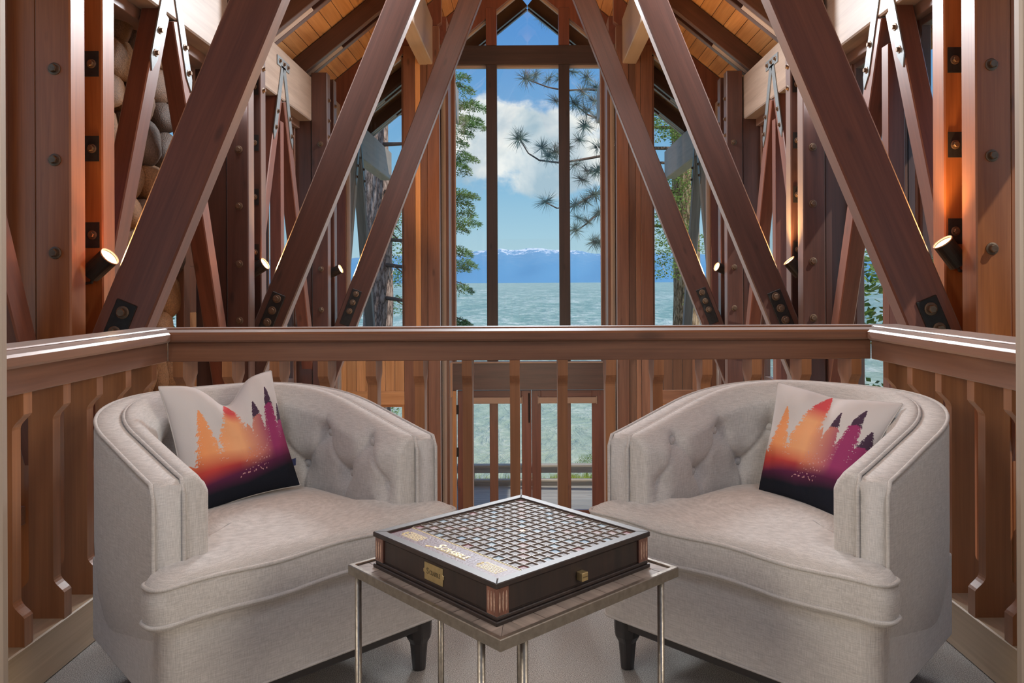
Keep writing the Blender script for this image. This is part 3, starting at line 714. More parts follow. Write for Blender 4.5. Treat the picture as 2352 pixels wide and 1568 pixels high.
    def outline(n=14):
        pts = []
        def corner(cx, cy, r, a0, a1): 
            for k in range(n+1):
                a = a0+(a1-a0)*k/n; pts.append((cx+r*math.cos(a), cy+r*math.sin(a)))
        def seg(p, q, k):
            for i in range(1, k): pts.append((p[0]+(q[0]-p[0])*i/k, p[1]+(q[1]-p[1])*i/k))
        r = .045
        corner(-hwf+r, yf+r, r, PI, 1.5*PI); seg((-hwf+r, yf), (hwf-r, yf), 30); corner(hwf-r, yf+r, r, 1.5*PI, 2*PI)
        seg((hwf, yf+r), (hwf, -.025), 4); corner(hwf-.02, -.025, .02, 0, PI/2)
        seg((hwf-.02, -.005), (hwi+.01, -.005), 10); pts.append((hwi, .01)); seg((hwi, .01), (hwi-.03, yb-.22), 14)
        for k in range(18):
            a = PI*k/17; pts.append(((hwi-.03)*math.cos(a), yb-.22+.21*math.sin(a)))
        seg((-hwi+.03, yb-.22), (-hwi, .01), 14); pts.append((-hwi, .01)); seg((-hwi-.01, -.005), (-hwf+.02, -.005), 10)
        corner(-hwf+.02, -.025, .02, PI/2, PI); seg((-hwf, -.025), (-hwf, yf+r), 5)
        return pts
    O = outline(8); n = len(O); c0 = (0, .20)
    m = M(); rings = []
    def zt(x, y, q):
        sag = -.010*math.cos(x/hwf*PI*1.2) if y < .05 else 0
        return q
    prof = [(.3, .389), (.6, .389), (.9, .389), (1.0, .390), (1.0, .402), (1.012, .44), (1.0, .478), (.985, .492), (.95, .503), (.90, .5115)]+[(f_, .5115+.030*(1-(f_/.9)**2)) for f_ in (.84, .78, .7, .62, .54, .46, .38, .3, .22, .14, .06)]
    dO = [0]
    for i in range(1, n): dO.append(dO[-1]+math.hypot(O[i][0]-O[i-1][0], O[i][1]-O[i-1][1])*(.3 if O[i][1] > -.03 and O[i][1] < .02 and abs(O[i][0]) > hwi-.01 else 1))
    tot = dO[-1]+math.hypot(O[0][0]-O[-1][0], O[0][1]-O[-1][1]); fc = np.interp(0, [q[0] for q in O[:30]], dO[:30])
    ph = [(-PI/2+2*PI*(d-fc)/tot) for d in dO]
    def px_(i, f): # rings shrink from the outline into a soft oval
        p = O[i]; bq = min(1, max(0, (f-.40)/.55)); bq = bq*bq*(3-2*bq)
        return (f*(bq*p[0]+(1-bq)*.36*math.cos(ph[i])), c0[1]+f*(bq*(p[1]-c0[1])+(1-bq)*.27*math.sin(ph[i])))
    for f, z in prof:
        for ip, p in enumerate(O):
            q = px_(ip, f); wv = .004*math.sin(q[0]*17+1) if p[1] < 0 and .95 <= f else 0
            m.v.append((q[0], q[1], z+wv))
    k = len(prof)
    for i in range(k-1):
        m.f += [(i*n+j, i*n+(j+1) % n, (i+1)*n+(j+1) % n, (i+1)*n+j) for j in range(n)]
    m.f += [tuple((k-1)*n+j for j in range(n)), tuple(range(n-1, -1, -1))]
    cu = m.obj('seat_cushion', linen, t, w, smooth=True)
    for z, f in ((.400, 1.006), (.487, .998)):
        ia = max(i for i in range(n) if abs(O[i][0]+hwi) < 1e-6)+1; ib = min(i for i in range(n) if abs(O[i][0]-hwi) < 1e-6)
        seq = O[ia:]+O[:ib]; pts = []
        for p in seq:
            q_ = (p[0]*f, p[1]*f)
            if not pts or math.hypot(q_[0]-pts[-1][0], q_[1]-pts[-1][1]) > .004: pts.append(q_)
        pts = [(a, b, z+.004*math.sin(a*17+1)) for a, b in pts]
        M().tube(pts, .0055, 8).obj('piping', pipe_m, cu, w, smooth=True)
    # dark plinth rail and legs
    M().box(-HW+.07, HW-.07, -.035, .56, .130, .172).obj('plinth', ebony, t, w, bevel=.004)
    for lx, ly in ((-HW+.075, -.005), (HW-.075, -.005), (-.27, .57), (.27, .57)):
        m = M(); n = 8
        prof = [(.038, .17), (.038, .125), (.036, .105), (.026, .085), (.022, .04), (.019, 0)]
        for r, z in prof:
            for j in range(n):
                a = PI/4*j+PI/8; m.v.append((lx+r*1.12*math.cos(a), ly+r*1.12*math.sin(a), z))
        m.f += [(i*n+j, i*n+(j+1) % n, (i+1)*n+(j+1) % n, (i+1)*n+j) for i in range(len(prof)-1) for j in range(n)]+[tuple(range(n)), tuple((len(prof)-1)*n+j for j in range(n))]
        m.obj('leg', ebony, t, w, bevel=.003)
    return t
make_chair('beige tufted tub armchair on the left, print pillow on its far arm', (-.604, 2.214, 0), PI/4, 'armchairs')
make_chair('beige tufted tub armchair on the right, turned toward the table', (.560, 2.214, 0), -PI/4, 'armchairs')
# ---------------- pillows
def tree_print(u, v):
    """flat printed forest: returns rgb arrays for u (0..1 across) and v (0..1 up)"""
    rs = np.random.RandomState(5)
    base = np.array([.60, .57, .56])
    # colour wash
    def lerp(a, b, t): return a+(b-a)*t[..., None]
    L = lerp(np.array([.78, .27, .09]), np.array([.80, .40, .20]), np.clip(u/.45, 0, 1))
    wsh = lerp(L, np.array([.30, .045, .14]), np.clip((u-.50)/.30, 0, 1))
    wsh = lerp(wsh, np.array([.48, .06, .05]), np.clip((.42-v)/.14, 0, 1)*np.clip((.75-u)/.3, 0, 1))
    wsh = lerp(wsh, np.array([.10, .02, .06]), np.clip((.29-v+.12*(u-.3))/.10, 0, 1))
    wsh = lerp(wsh, np.array([.012, .014, .022]), np.clip((.20-v+.20*np.clip(u-.5, 0, 1))/.10, 0, 1))
    top = np.clip((v-.70)/.14, 0, 1)*np.clip((u-.28)/.1, 0, 1)*np.clip((.62-u)/.1, 0, 1)
    wsh = lerp(wsh, np.array([.62, .09, .10]), top)
    nz = np.array([[noise.noise(Vector((a*60, b*60, 0))) for a, b in zip(ra, rb)] for ra, rb in zip(u, v)])
    nz2 = np.array([[noise.noise(Vector((a*13, b*13, 4))) for a, b in zip(ra, rb)] for ra, rb in zip(u, v)])
    G = 620; ras = np.zeros((G, G), bool); drk = np.zeros((G, G), bool)
    def dot(x, y, r, dk_=False):
        i0, i1 = int((x-r)*G), int((x+r)*G)+1; j0, j1 = int((y-r)*G), int((y+r)*G)+1
        i0, j0 = max(i0, 0), max(j0, 0); ras[j0:j1, i0:i1] = True
        if dk_: drk[j0:j1, i0:i1] = True
    rp = random.Random(8)
    for cx, tp, wd, lean, st in ((.20, .76, .135, .0, .016), (.44, .985, .20, .05, .012), (.70, .80, .105, -.01, .013), (.83, .86, .125, .015, .014), (.60, .64, .09, 0, .013), (.96, .70, .10, 0, .014)):
        y = tp
        while y > .26:
            f = (tp-y)/(tp-.26); c_ = cx+lean*(1-f); dot(c_, y, .0035, cx > .65 and tp-y < .10)
            for sd_ in (-1, 1):
                ln_ = wd*f**.80*rp.uniform(.72, 1.12)+.006
                for k in range(int(ln_*G*.8)+2):
                    q_ = k/(ln_*G*.8+1); x_ = c_+sd_*ln_*q_; y_ = y-.42*ln_*q_+.20*ln_*q_*q_+rp.uniform(-.004, .004)
                    dk_ = cx > .65 and tp-y < .13; dot(x_, y_, .0050*(1-q_)+.0014, dk_)
                    if rp.random() < .45:
                        for z_ in range(1, 7): dot(x_+sd_*z_*.0012, y_-z_*.0022, .0010, dk_)
            y -= st*rp.uniform(.7, 1.15)
        core = np.abs(np.arange(G)[None]/G-cx-lean*.5) < wd*.55*np.clip((tp-.10-np.arange(G)[:, None]/G)/(tp-.26), 0, 1)
        if wd > .12 and cx < .9: ras |= core & (np.arange(G)[:, None]/G < tp-.16)
    iy = np.clip((v*G).astype(int), 0, G-1); ix = np.clip((u*G).astype(int), 0, G-1)
    mask = ras[iy, ix] | (v < (.34+.04*nz2)); dark = drk[iy, ix].astype(float)
    # sparkle of light through the branches low down
    sp_ = (nz > .42) & (v < .42) & (v > .16) & (np.abs(u-.66+.4*(.42-v)) < .12)
    col = np.where(mask[..., None], wsh, base)
    col = np.where((dark > .3)[..., None], np.array([.07, .04, .07]), col)
    col = np.where(sp_[..., None], np.array([.55, .30, .30]), col)
    return np.clip(col, 0, 1)
def cloth_print_mat():
    m, t, b = newmat('printed_canvas'); a = nd(t, 'ShaderNodeVertexColor', layer_name='print'); lk(t, a.outputs[0], b.inputs['Base Color'])
    b.inputs['Roughness'].default_value = .9; b.inputs['Specular IOR Level'].default_value = .15
    c = nd(t, 'ShaderNodeTexCoord'); n = nd(t, 'ShaderNodeTexNoise', i_Scale=420.0, i_Detail=2.0); lk(t, c.outputs['Object'], n.inputs['Vector'])
    bp = nd(t, 'ShaderNodeBump', i_Strength=.25, i_Distance=.001); lk(t, n.outputs[0], bp.inputs['Height']); lk(t, bp.outputs[0], b.inputs['Normal'])
    return m
canvas = cloth_print_mat(); plain_canvas = plain('grey_canvas', (.50, .47, .45), .9)
def pillow(label, BL, BR, TR, TL, thick, chop=0, chop_u=.52, seed=0):
    N = 320; u, v = np.meshgrid(np.linspace(0, 1, N), np.linspace(0, 1, N))
    BL, BR, TR, TL = map(np.array, (BL, BR, TR, TL))
    U = 2*u-1; V = 2*v-1
    uu = .5+.5*U*(1-.075*(1-V**2)); vv = .5+.5*V*(1-.07*(1-U**2))
    dent = chop*np.exp(-((u-chop_u)/.17)**2)*v**2.2
    vv = vv-dent
    q = lambda a: a[..., None]
    P = q((1-uu)*(1-vv))*BL+q(uu*(1-vv))*BR+q(uu*vv)*TR+q((1-uu)*vv)*TL
    nrm = np.cross(BR-BL+TR-TL, TL-BL+TR-BR); nrm = nrm/np.linalg.norm(nrm)   # faces the viewer when BL->BR runs left to right
    th = thick*(np.clip(1-U**4, 0, 1)**.55)*(np.clip(1-V**4, 0, 1)**.55)*(1-.25*(U**2+V**2)/2)
    th = th*(1-.55*np.exp(-((u-chop_u)/.10)**2)*np.clip((v-.55)/.45, 0, 1)*(chop > 0))
    wr = np.array([[noise.noise(Vector((a*5+seed, b*5, 1.5)))+.5*noise.noise(Vector((a*11+seed, b*3, 7))) for a, b in zip(ra, rb)] for ra, rb in zip(u[::5, ::5], v[::5, ::5])])
    xi = np.linspace(0, wr.shape[0]-1, N); a0 = np.array([np.interp(xi, range(wr.shape[1]), r) for r in wr]); wr = np.array([np.interp(xi, range(wr.shape[0]), c) for c in a0.T]).T
    th = th+.010*wr*(th/thick)
    fr = P+q(th)*(-nrm)*-1; bk = P-q(th*.8)*nrm
    c = P.mean((0, 1)); t = thing('throw_pillow', (float(c[0]), float(c[1]), float(min(BL[2], BR[2]))), label, 'pillow', 'forest-print pillows')
    def grid(A, name, mat, flip=False, colr=None):
        me = bpy.data.meshes.new(name); vs = A.reshape(-1, 3)
        i = np.arange(N-1)[:, None]*N+np.arange(N-1)[None]; f = np.stack([i, i+1, i+N+1, i+N], -1).reshape(-1, 4)
        if flip: f = f[:, ::-1]
        me.from_pydata(vs.tolist(), [], f.tolist()); me.materials.append(mat); me.polygons.foreach_set('use_smooth', [True]*len(me.polygons))
        if colr is not None:
            ca_ = me.color_attributes.new('print', 'FLOAT_COLOR', 'POINT'); ca_.data.foreach_set('color', np.concatenate([colr.reshape(-1, 3), np.ones((N*N, 1))], 1).ravel())
        return inst(me, name, t, Matrix.Identity(4))
    grid(fr, 'printed_front', canvas, colr=tree_print(u, v)); grid(bk, 'plain_back', plain_canvas, flip=True)
    e = np.concatenate([P[0, :], P[1:, -1], P[-1, -2::-1], P[-2:0:-1, 0]])[::4]
    M().tube([tuple(x) for x in e]+[tuple(e[0])], .0022, 5, cap=False).obj('seam', plain_canvas, t, Matrix.Identity(4), smooth=True)
    tg = np.array(P[int(N*.17), -1]); ex = (BR-BL)/np.linalg.norm(BR-BL)
    pts_ = [tg-ex*.012, tg+ex*.010, tg+ex*.010+np.array([0, 0, .024]), tg-ex*.012+np.array([0, 0, .024])]
    M().add([tuple(a_+nrm*.001) for a_ in pts_]+[tuple(a_-nrm*.001) for a_ in pts_], [(0, 1, 2, 3), (7, 6, 5, 4), (0, 4, 5, 1), (1, 5, 6, 2), (2, 6, 7, 3)]).obj('side_tag', navy, t, Matrix.Identity(4))
    return t
navy = plain('navy_tag', (.02, .03, .10), .7)
pillow('forest-print throw pillow with dented top on the left armchair', (-1.010, 2.330, .505), (-.755, 2.610, .535), (-.872, 2.680, .905), (-1.125, 2.405, .888), .062, chop=.20)
pillow('forest-print throw pillow with straight top on the right armchair', (.742, 2.570, .520), (.885, 2.240, .510), (1.118, 2.370, .832), (.832, 2.650, .862), .062, chop=.02, seed=9)
# ---------------- side table
iron = plain('brushed_iron', (.30, .28, .25), .36, metal=.85, bump=.08, bscale=80, var=.15)
tt = thing('side_table', (-.039, 1.738, 0), 'square side table with a metal rim and parquet top', 'table', rz=math.radians(43))
w = W[tt.name]; h = .2565
tf = M()
for a in range(4):
    r = Matrix.Rotation(a*PI/2, 4, 'Z'); vs = [r @ Vector(p) for p in [(-h, -h, .557), (h, -h, .557), (h-.012, -h+.012, .557), (-h+.012, -h+.012, .557), (-h, -h, .579), (h, -h, .579), (h-.012, -h+.012, .579), (-h+.012, -h+.012, .579)]]
    tf.add(vs, [(0, 3, 2, 1), (4, 5, 6, 7), (0, 1, 5, 4), (2, 3, 7, 6)])
tf.obj('rim', iron, tt, w, bevel=.0015)
M().box(-h+.012, h-.012, -h+.012, h-.012, .558, .5705).obj('tray', cedar_dark, tt, w)
parq = wood('parquet', (.10, .075, .065), (.27, .21, .18), rough=.5, coat=.3, knots=False, vary=.5, scale=3)
hi = h-.013
for a in range(4):
    R_ = Matrix.Rotation(a*PI/2, 4, 'Z'); x = -hi
    while x < hi-.001:
        b = min(x+.057, hi); xs = [x+.0006, b-.0006]; pts = [(xs[0], -hi), (xs[1], -hi), (xs[1], -abs(xs[1])-.0005)]
        if xs[0] < 0 < xs[1]: pts.append((0, -.001))
        pts.append((xs[0], -abs(xs[0])-.0005))
        mm = M().prism([(p[0], p[1]) for p in pts], .5705, .5750, 'z')
        # local z must follow the plank: plank length runs along y
        rot = Matrix.Rotation(-PI/2, 4, 'X'); mm.v = [tuple(rot.inverted() @ Vector(v_)) for v_ in mm.v]
        mm.obj('plank', parq, tt, w @ R_ @ rot, bevel=.0006); x = b
# tube legs: two hairpin frames along the near edges, one bent rod at the far corner
def hair(pts, nm='leg'): M().tube(pts, .0075, 12).obj(nm, iron, tt, w, smooth=True)
def bent(p, q, r=.10, n=8):
    """leg down at p, runner along the floor to q, up at q"""
    p = Vector((*p, 0)); q = Vector((*q, 0)); d = (q-p).normalized(); z0 = .012; out = [p+Vector((0, 0, .558))]
    for k in range(n+1):
        a = PI/2*k/n; out.append(p+d*r*(1-math.cos(a))+Vector((0, 0, z0+r*(1-math.sin(a)))))
    for k in range(n+1):
        a = PI/2*k/n; out.append(q-d*r*(1-math.sin(a))+Vector((0, 0, z0+r*(1-math.cos(a)))))
    out.append(q+Vector((0, 0, .558))); return out
e = h-.012
hair(bent((-e, -e+.055), (-e, e-.01))); hair(bent((-e+.055, -e), (e-.035, -e))); hair(bent((e-.01, e-.01), (-.02, e-.01)))
# ---------------- word game cabinet
walnut = wood('dark_walnut', (.009, .007, .008), (.026, .015, .013), rough=.48, coat=.25, coatr=.42, knots=False, vary=.2, scale=3, bump=.05, sheen=0)
mahog = wood('worn_mahogany', (.055, .020, .014), (.17, .065, .040), rough=.4, coat=.5, knots=False, scale=3)
gold = plain('gold_print', (.80, .68, .38), .45, metal=.3)
brass = plain('aged_brass', (.48, .38, .20), .42, metal=.8, var=.12, bscale=60)
bt = thing('board_game', (-.0406, 1.740, .575), 'dark wooden word-game cabinet with a tiled top, on the side table', 'board game', rz=math.radians(42.7))
w = W[bt.name]; hu, hv = .221, .210; z0, z1 = 0.0, .0785
def bb(name, *a, mat=walnut, bevel=.0015, par=None): return M().box(*a).obj(name, mat, par or bt, w, bevel=bevel)
bb('base', -hu, hu, -hv, hv, z0, .008); bb('base_moulding', -hu+.004, hu-.004, -hv+.004, hv-.004, .008, .015)
bb('body', -hu+.010, hu-.010, -hv+.010, hv-.010, .0, .0700)
for s in (-1, 1):   # top frame, mitred
    for ax in (0, 1):
        A, B = (hu, hv) if ax == 0 else (hv, hu); r = .022
        vs = [(-A, s*B), (A, s*B), (A-r, s*(B-r)), (-A+r, s*(B-r))]
        if s > 0: vs = vs[::-1]
        if ax: vs = [(y, x) for x, y in vs]
        M().prism(vs, .0675, z1, 'z').obj('top_frame', walnut, bt, w, bevel=.0015)
# side panels and fluted corner blocks
for s in (-1, 1):
    bb('side_panel', -hu+.036, hu-.036, *sorted((s*(hv-.010), s*(hv-.0075))), .018, .064)
    bb('side_panel', *sorted((s*(hu-.010), s*(hu-.0075))), -hv+.036, hv-.036, .018, .064)
flute = plain('flute_wear', (.34, .22, .17), .5, var=.3, bscale=200)
for sx in (-1, 1):
    for sy in (-1, 1):
        cb = bb('corner_block', *sorted((sx*(hu-.034), sx*(hu-.0035))), *sorted((sy*(hv-.034), sy*(hv-.0035))), .0152, .0675, mat=mahog)
        for k in (-1, 0, 1):
            for face in (0, 1):
                lens_ = [(.0022*math.cos(a)*1.0, .019*math.sin(a)) for a in [2*PI*j/14 for j in range(14)]]
                if face == 0:
                    cx = sx*(hu-.0185)+k*.0082; mm = M().prism([(cx+p[0], .041+p[1]) for p in lens_], sy*(hv-.0036), sy*(hv-.0029), 'y')
                else:
                    cy = sy*(hv-.0185)+k*.0082; mm = M().prism([(cy+p[0], .041+p[1]) for p in lens_], sx*(hu-.0036), sx*(hu-.0029), 'x')
                mm.obj('flute', flute, cb, w)
# playing field
leather = plain('maroon_leather', (.075, .018, .030), .42, coat=.2, bump=.1, bscale=180, var=.2)
ZB = .0700
bb('score_strip', -hu+.022, -.1345, -hv+.022, hv-.022, ZB, ZB+.0035, mat=leather, bevel=0)
bb('field_bed', -.1345, hu-.022, -hv+.022, hv-.022, ZB, ZB+.0015, mat=walnut, bevel=0)
gx0, gx1, gy0, gy1 = -.132, .1975, -.1865, .1865
sq = {'N': (.070, .056, .062), 'T': (.16, .022, .040), 'W': (.22, .13, .13), 'L': (.14, .24, .33), 'B': (.05, .15, .27)}
sqm = {k_: plain('square_'+k_, tuple(x*.8 for x in c_), .48, coat=.08, bump=.1, bscale=260, var=.2) for k_, c_ in sq.items()}
def kind(i, j):
    i, j = min(i, 14-i), min(j, 14-j)
    if (i, j) in ((0, 0), (0, 7), (7, 0)): return 'T'
    if (i == j and i in (1, 2, 3, 4)) or (i, j) == (7, 7): return 'W'
    if (i, j) in ((5, 5), (1, 5), (5, 1)): return 'B'
    if (i, j) in ((0, 3), (3, 0), (2, 6), (6, 2), (6, 6), (3, 7), (7, 3)): return 'L'
    return 'N'
dx = (gx1-gx0)/15; dy = (gy1-gy0)/15
sqme = {k_: M().box(-dx/2+.0009, dx/2-.0009, -dy/2+.0009, dy/2-.0009, 0, .0012).mesh('square', sqm[k_]) for k_ in sq}
for i in range(15):
    for j in range(15):
        inst(sqme[kind(i, j)], 'square', bt, w @ Matrix.Translation((gx0+(i+.5)*dx, gy0+(j+.5)*dy, ZB+.0015)))
g = M()
for i in range(16): g.box(gx0+i*dx-.0006, gx0+i*dx+.0006, gy0, gy1, ZB+.0015, ZB+.0052)
for j in range(16): g.box(gx0, gx1, gy0+j*dy-.0006, gy0+j*dy+.0006, ZB+.0015, ZB+.0052)
gridm = plain('grid_ridge', (.20, .17, .15), .35, metal=.2)
g.obj('grid', gridm, bt, w, fixn=False)
gl_ = M()
for a in ((gx0-.003, gx1+.003, gy0-.0028, gy0-.0016), (gx0-.003, gx1+.003, gy1+.0016, gy1+.0028), (gx0-.003, gx0-.0018, gy0, gy1), (gx1+.0018, gx1+.003, gy0, gy1)): gl_.box(*a, ZB+.0015, ZB+.0042)
gl_.obj('gold_border', gold, bt, w)
star = [(.0085*math.cos(PI/2+k*PI/5)*(1 if k % 2 == 0 else .4), .0085*math.sin(PI/2+k*PI/5)*(1 if k % 2 == 0 else .4)) for k in range(10)]
sx_, sy_ = gx0+7.5*dx, gy0+7.5*dy
M().prism([(sx_+a, sy_+b) for a, b in star], ZB+.0027, ZB+.0034, 'z').obj('star', gold, bt, w)
def text(body, size, mw, mat, par, ext=.0004, shear=0, xs=1.0, name='lettering'):
    c = bpy.data.curves.new('t', 'FONT'); c.body = body; c.size = size; c.extrude = ext; c.align_x = 'CENTER'; c.align_y = 'CENTER'; c.shear = shear; c.offset = size*.012
    o = bpy.data.objects.new('t', c); COL.objects.link(o); dg = bpy.context.evaluated_depsgraph_get()
    me = bpy.data.meshes.new_from_object(o.evaluated_get(dg)); bpy.data.objects.remove(o); me.materials.clear(); me.materials.append(mat)
    return me
def word(mw, size, mat, par, swash=True):
    """small-capital word with a large curled initial"""
    a = text('CRABBLE', size, None, mat, par, shear=.12); b = text('S', size*1.55, None, mat, par, shear=.12)
    o = inst(a, 'lettering', par, mw @ Matrix.Translation((size*.55, 0, 0)) @ Matrix.Diagonal((.88, 1, 1, 1)))
    o2 = inst(b, 'lettering', par, mw @ Matrix.Translation((-size*1.72, size*.08, 0)))
    if swash:
        cur = [(-size*(1.55+.95*math.sin(a_*.55)-.05*a_), size*(-.50+.16*math.cos(a_)), 0) for a_ in np.linspace(.2, 5.2, 22)]
        M().tube([(x*1.05-size*.3, y, 0) for x, y, z in cur], [size*.05*(1-abs(k-10)/14) for k in range(22)], 6).obj('lettering', mat, par, mw, smooth=True)
        M().tube([(-size*1.5, -size*.42, 0), (size*.5, -size*.47, 0), (size*2.6, -size*.40, 0)], size*.025, 5).obj('lettering', mat, par, mw)
word(w @ Matrix.Translation((-.168, -.002, ZB+.0038)) @ Matrix.Rotation(-PI/2, 4, 'Z'), .0235, gold, bt)
# gold scoring tables either side of the word
for sy in (-1, 1):
    mm = M(); cy = sy*.130; cx = -.166
    for r_ in range(5):
        for c_ in range(13 if r_ % 2 == 0 else 11):
            y = cy+(c_-6)*.0042+(.002 if r_ % 2 else 0); x = cx+(2-r_)*.0050
            mm.box(x-.0012, x+.0012, y-.0011, y+.0011, ZB+.0035, ZB+.0040)
    for (a, b, c, d_) in ((cx-.0145, cx-.0137, cy-.029, cy+.029), (cx+.0137, cx+.0145, cy-.029, cy+.029), (cx-.0145, cx+.0145, cy-.0296, cy-.0288), (cx-.0145, cx+.0145, cy+.0288, cy+.0296)): mm.box(a, b, c, d_, ZB+.0035, ZB+.0039)
    mm.tube([(cx-.008+.016*k/8, cy+(.0335 if sy < 0 else .0335)+.0015*math.sin(k*2.2), ZB+.0038) for k in range(9)], .0011, 5)
    mm.obj('score_table', gold, bt, w)
# brass name plate on the left face, small square drawer knob on the right face
yc, zc = -.008, .0415
pl = M().prism([(yc-.031, zc-.0175), (yc+.031, zc-.0175), (yc+.031, zc-.005), (yc+.0345, zc-.003), (yc+.0345, zc+.003), (yc+.031, zc+.005), (yc+.031, zc+.0175), (yc-.031, zc+.0175), (yc-.031, zc+.005), (yc-.0345, zc+.003), (yc-.0345, zc-.003), (yc-.031, zc-.005)], -hu+.0055, -hu+.0078, 'x').obj('name_plate', brass, bt, w, bevel=.0005)
engr = plain('engraving', (.12, .09, .045), .6, metal=.3)
mface = w @ Matrix.Translation((-hu+.0053, yc, zc)) @ Matrix(((0, 0, -1, 0), (-1, 0, 0, 0), (0, 1, 0, 0), (0, 0, 0, 1)))
me = text('CRABBLE', .0105, None, engr, pl); inst(me, 'engraving', pl, mface @ Matrix.Translation((.005, 0, 0)) @ Matrix.Diagonal((.85, 1.2, 1, 1)))
me = text('S', .0175, None, engr, pl); inst(me, 'engraving', pl, mface @ Matrix.Translation((-.0192, .001, 0)))
kn = M().box(-.0055, .0115, -hv-.010, -hv+.0075, .0285, .0455).obj('knob', brass, bt, w, bevel=.001)
mk = w @ Matrix.Translation((.003, -hv-.0102, .037)) @ Matrix.Rotation(PI/2, 4, 'X')
me = text('SCRABBLE', .0033, None, engr, kn, ext=.0001); inst(me, 'engraving', kn, mk)
# ================= OUTDOORS =================
def water_mat():
    m, t, b = newmat('lake_water'); c = nd(t, 'ShaderNodeTexCoord')
    b.inputs['Base Color'].default_value = (.20, .36, .30, 1); b.inputs['Roughness'].default_value = .35; b.inputs['IOR'].default_value = 1.33
    hs = []
    for sc, dt in (((2.2, 1.6, 1), 7), ((.45, .22, 1), 6), ((.07, .02, 1), 4)):
        mp = nd(t, 'ShaderNodeMapping'); mp.inputs['Scale'].default_value = sc; lk(t, c.outputs['Object'], mp.inputs[0])
        n = nd(t, 'ShaderNodeTexNoise', i_Scale=1.0, i_Detail=float(dt), i_Roughness=.62, i_Distortion=.6); lk(t, mp.outputs[0], n.inputs['Vector']); hs.append(n.outputs[0])
    col = ramp(t, mth(t, 'ADD', mth(t, 'MULTIPLY', hs[0], .35), mth(t, 'ADD', mth(t, 'MULTIPLY', hs[1], .40), mth(t, 'MULTIPLY', hs[2], .25))), [(.40, (.12, .29, .24)), (.5, (.32, .48, .40)), (.59, (.90, .93, .84))])  # pale end of the ramp paints sun glitter into the water colour
    sx = nd(t, 'ShaderNodeSeparateXYZ'); lk(t, c.outputs['Object'], sx.inputs[0])
    sh = ramp(t, mth(t, 'MULTIPLY', mth(t, 'SUBTRACT', sx.outputs[1], 26), 1/70, clamp=True), [(0, (.75, .75, .75)), (1, (0, 0, 0))])
    col = mix(t, sh, col, mix(t, hs[0], (.36, .42, .26), (.72, .72, .52)))
    lk(t, col, b.inputs['Base Color'])
    hh = mth(t, 'ADD', mth(t, 'MULTIPLY', hs[0], .25), mth(t, 'ADD', hs[1], mth(t, 'MULTIPLY', hs[2], 5.0)))
    bp = nd(t, 'ShaderNodeBump', i_Strength=.8, i_Distance=.8); lk(t, hh, bp.inputs['Height']); lk(t, bp.outputs[0], b.inputs['Normal'])
    return m
lake = tag(M().add([(-9000, 24.5, -5), (9000, 24.5, -5), (9000, 16000, -5), (-9000, 16000, -5)], [(0, 1, 2, 3)]).obj('lake', water_mat()), 'choppy green lake stretching to the far mountains', 'lake')
# ground and shore
grassy = plain('shore_ground', (.22, .20, .12), .95, bump=.6, bscale=3, var=.4)
gn = M(); NX, NY = 60, 30
for j in range(NY+1):
    for i in range(NX+1):
        x = -60+120*i/NX; y = -8+36*j/NY; z = -3.15 if y < 17 else -3.15-(y-17)*.28
        gn.v.append((x, y, z+.05*noise.noise(Vector((x*.6, y*.6, 0))) - (0 if y < 27.9 else .3)))
gn.f = [(j*(NX+1)+i, j*(NX+1)+i+1, (j+1)*(NX+1)+i+1, (j+1)*(NX+1)+i) for j in range(NY) for i in range(NX)]
# leave the house footprint lower so the ground stays below the floors
struct(gn.obj('ground', grassy), 'sloping shore ground around the house')
# mountains across the lake
def mountain():
    m, t, b = newmat('mountain'); c = nd(t, 'ShaderNodeTexCoord'); s = nd(t, 'ShaderNodeSeparateXYZ'); lk(t, c.outputs['Object'], s.inputs[0])
    n = nd(t, 'ShaderNodeTexNoise', i_Scale=.014, i_Detail=9.0, i_Roughness=.7); lk(t, c.outputs['Object'], n.inputs['Vector'])
    n2 = nd(t, 'ShaderNodeTexNoise', i_Scale=.09, i_Detail=6.0, i_Roughness=.7); lk(t, c.outputs['Object'], n2.inputs['Vector'])
    f = mth(t, 'ADD', mth(t, 'ADD', mth(t, 'MULTIPLY', s.outputs[2], 1/420), mth(t, 'MULTIPLY', n.outputs[0], 1.1)), mth(t, 'MULTIPLY', n2.outputs[0], .35))
    col = ramp(t, mth(t, 'MULTIPLY', f, .5), [(.55, (.15, .35, .57)), (.77, (.20, .38, .58)), (.80, (.72, .78, .90))])  # distance haze is put into the blue base colour
    lk(t, col, b.inputs['Base Color']); b.inputs['Roughness'].default_value = .95; b.inputs['Specular IOR Level'].default_value = 0; return m
prof = [(-3200, .022), (-1400, .026), (-700, .030), (-420, .031), (-240, .0355), (-165, .0335), (-150, .0365), (-95, .0415), (-60, .0425), (-40, .0400), (0, .0430), (35, .0425), (75, .0405), (110, .0400), (150, .0360), (175, .0358), (205, .0385), (240, .039), (290, .037), (350, .036), (430, .033), (800, .027), (1500, .022), (3200, .018)]
DM = 9000.0; mt = M(); n = 420; R_ = 10
for i in range(n+1):
    px = -3200+6400*i/n; el_ = np.interp(px, [p[0] for p in prof], [p[1]*1.0 for p in prof]); x = px/F*DM
    hz = el_*DM*(1+.03*noise.noise(Vector((x*.006, 0, 0)))+.022*noise.noise(Vector((x*.022, 3, 0))))
    for j in range(R_+1):
        f = j/R_; y = DM-1500*(1-f); z = -20+(hz+20)*f**1.15+90*(1-f)*f*noise.noise(Vector((x*.0025, y*.002, 5)))*2
        mt.v.append((x*y/DM, y, z))
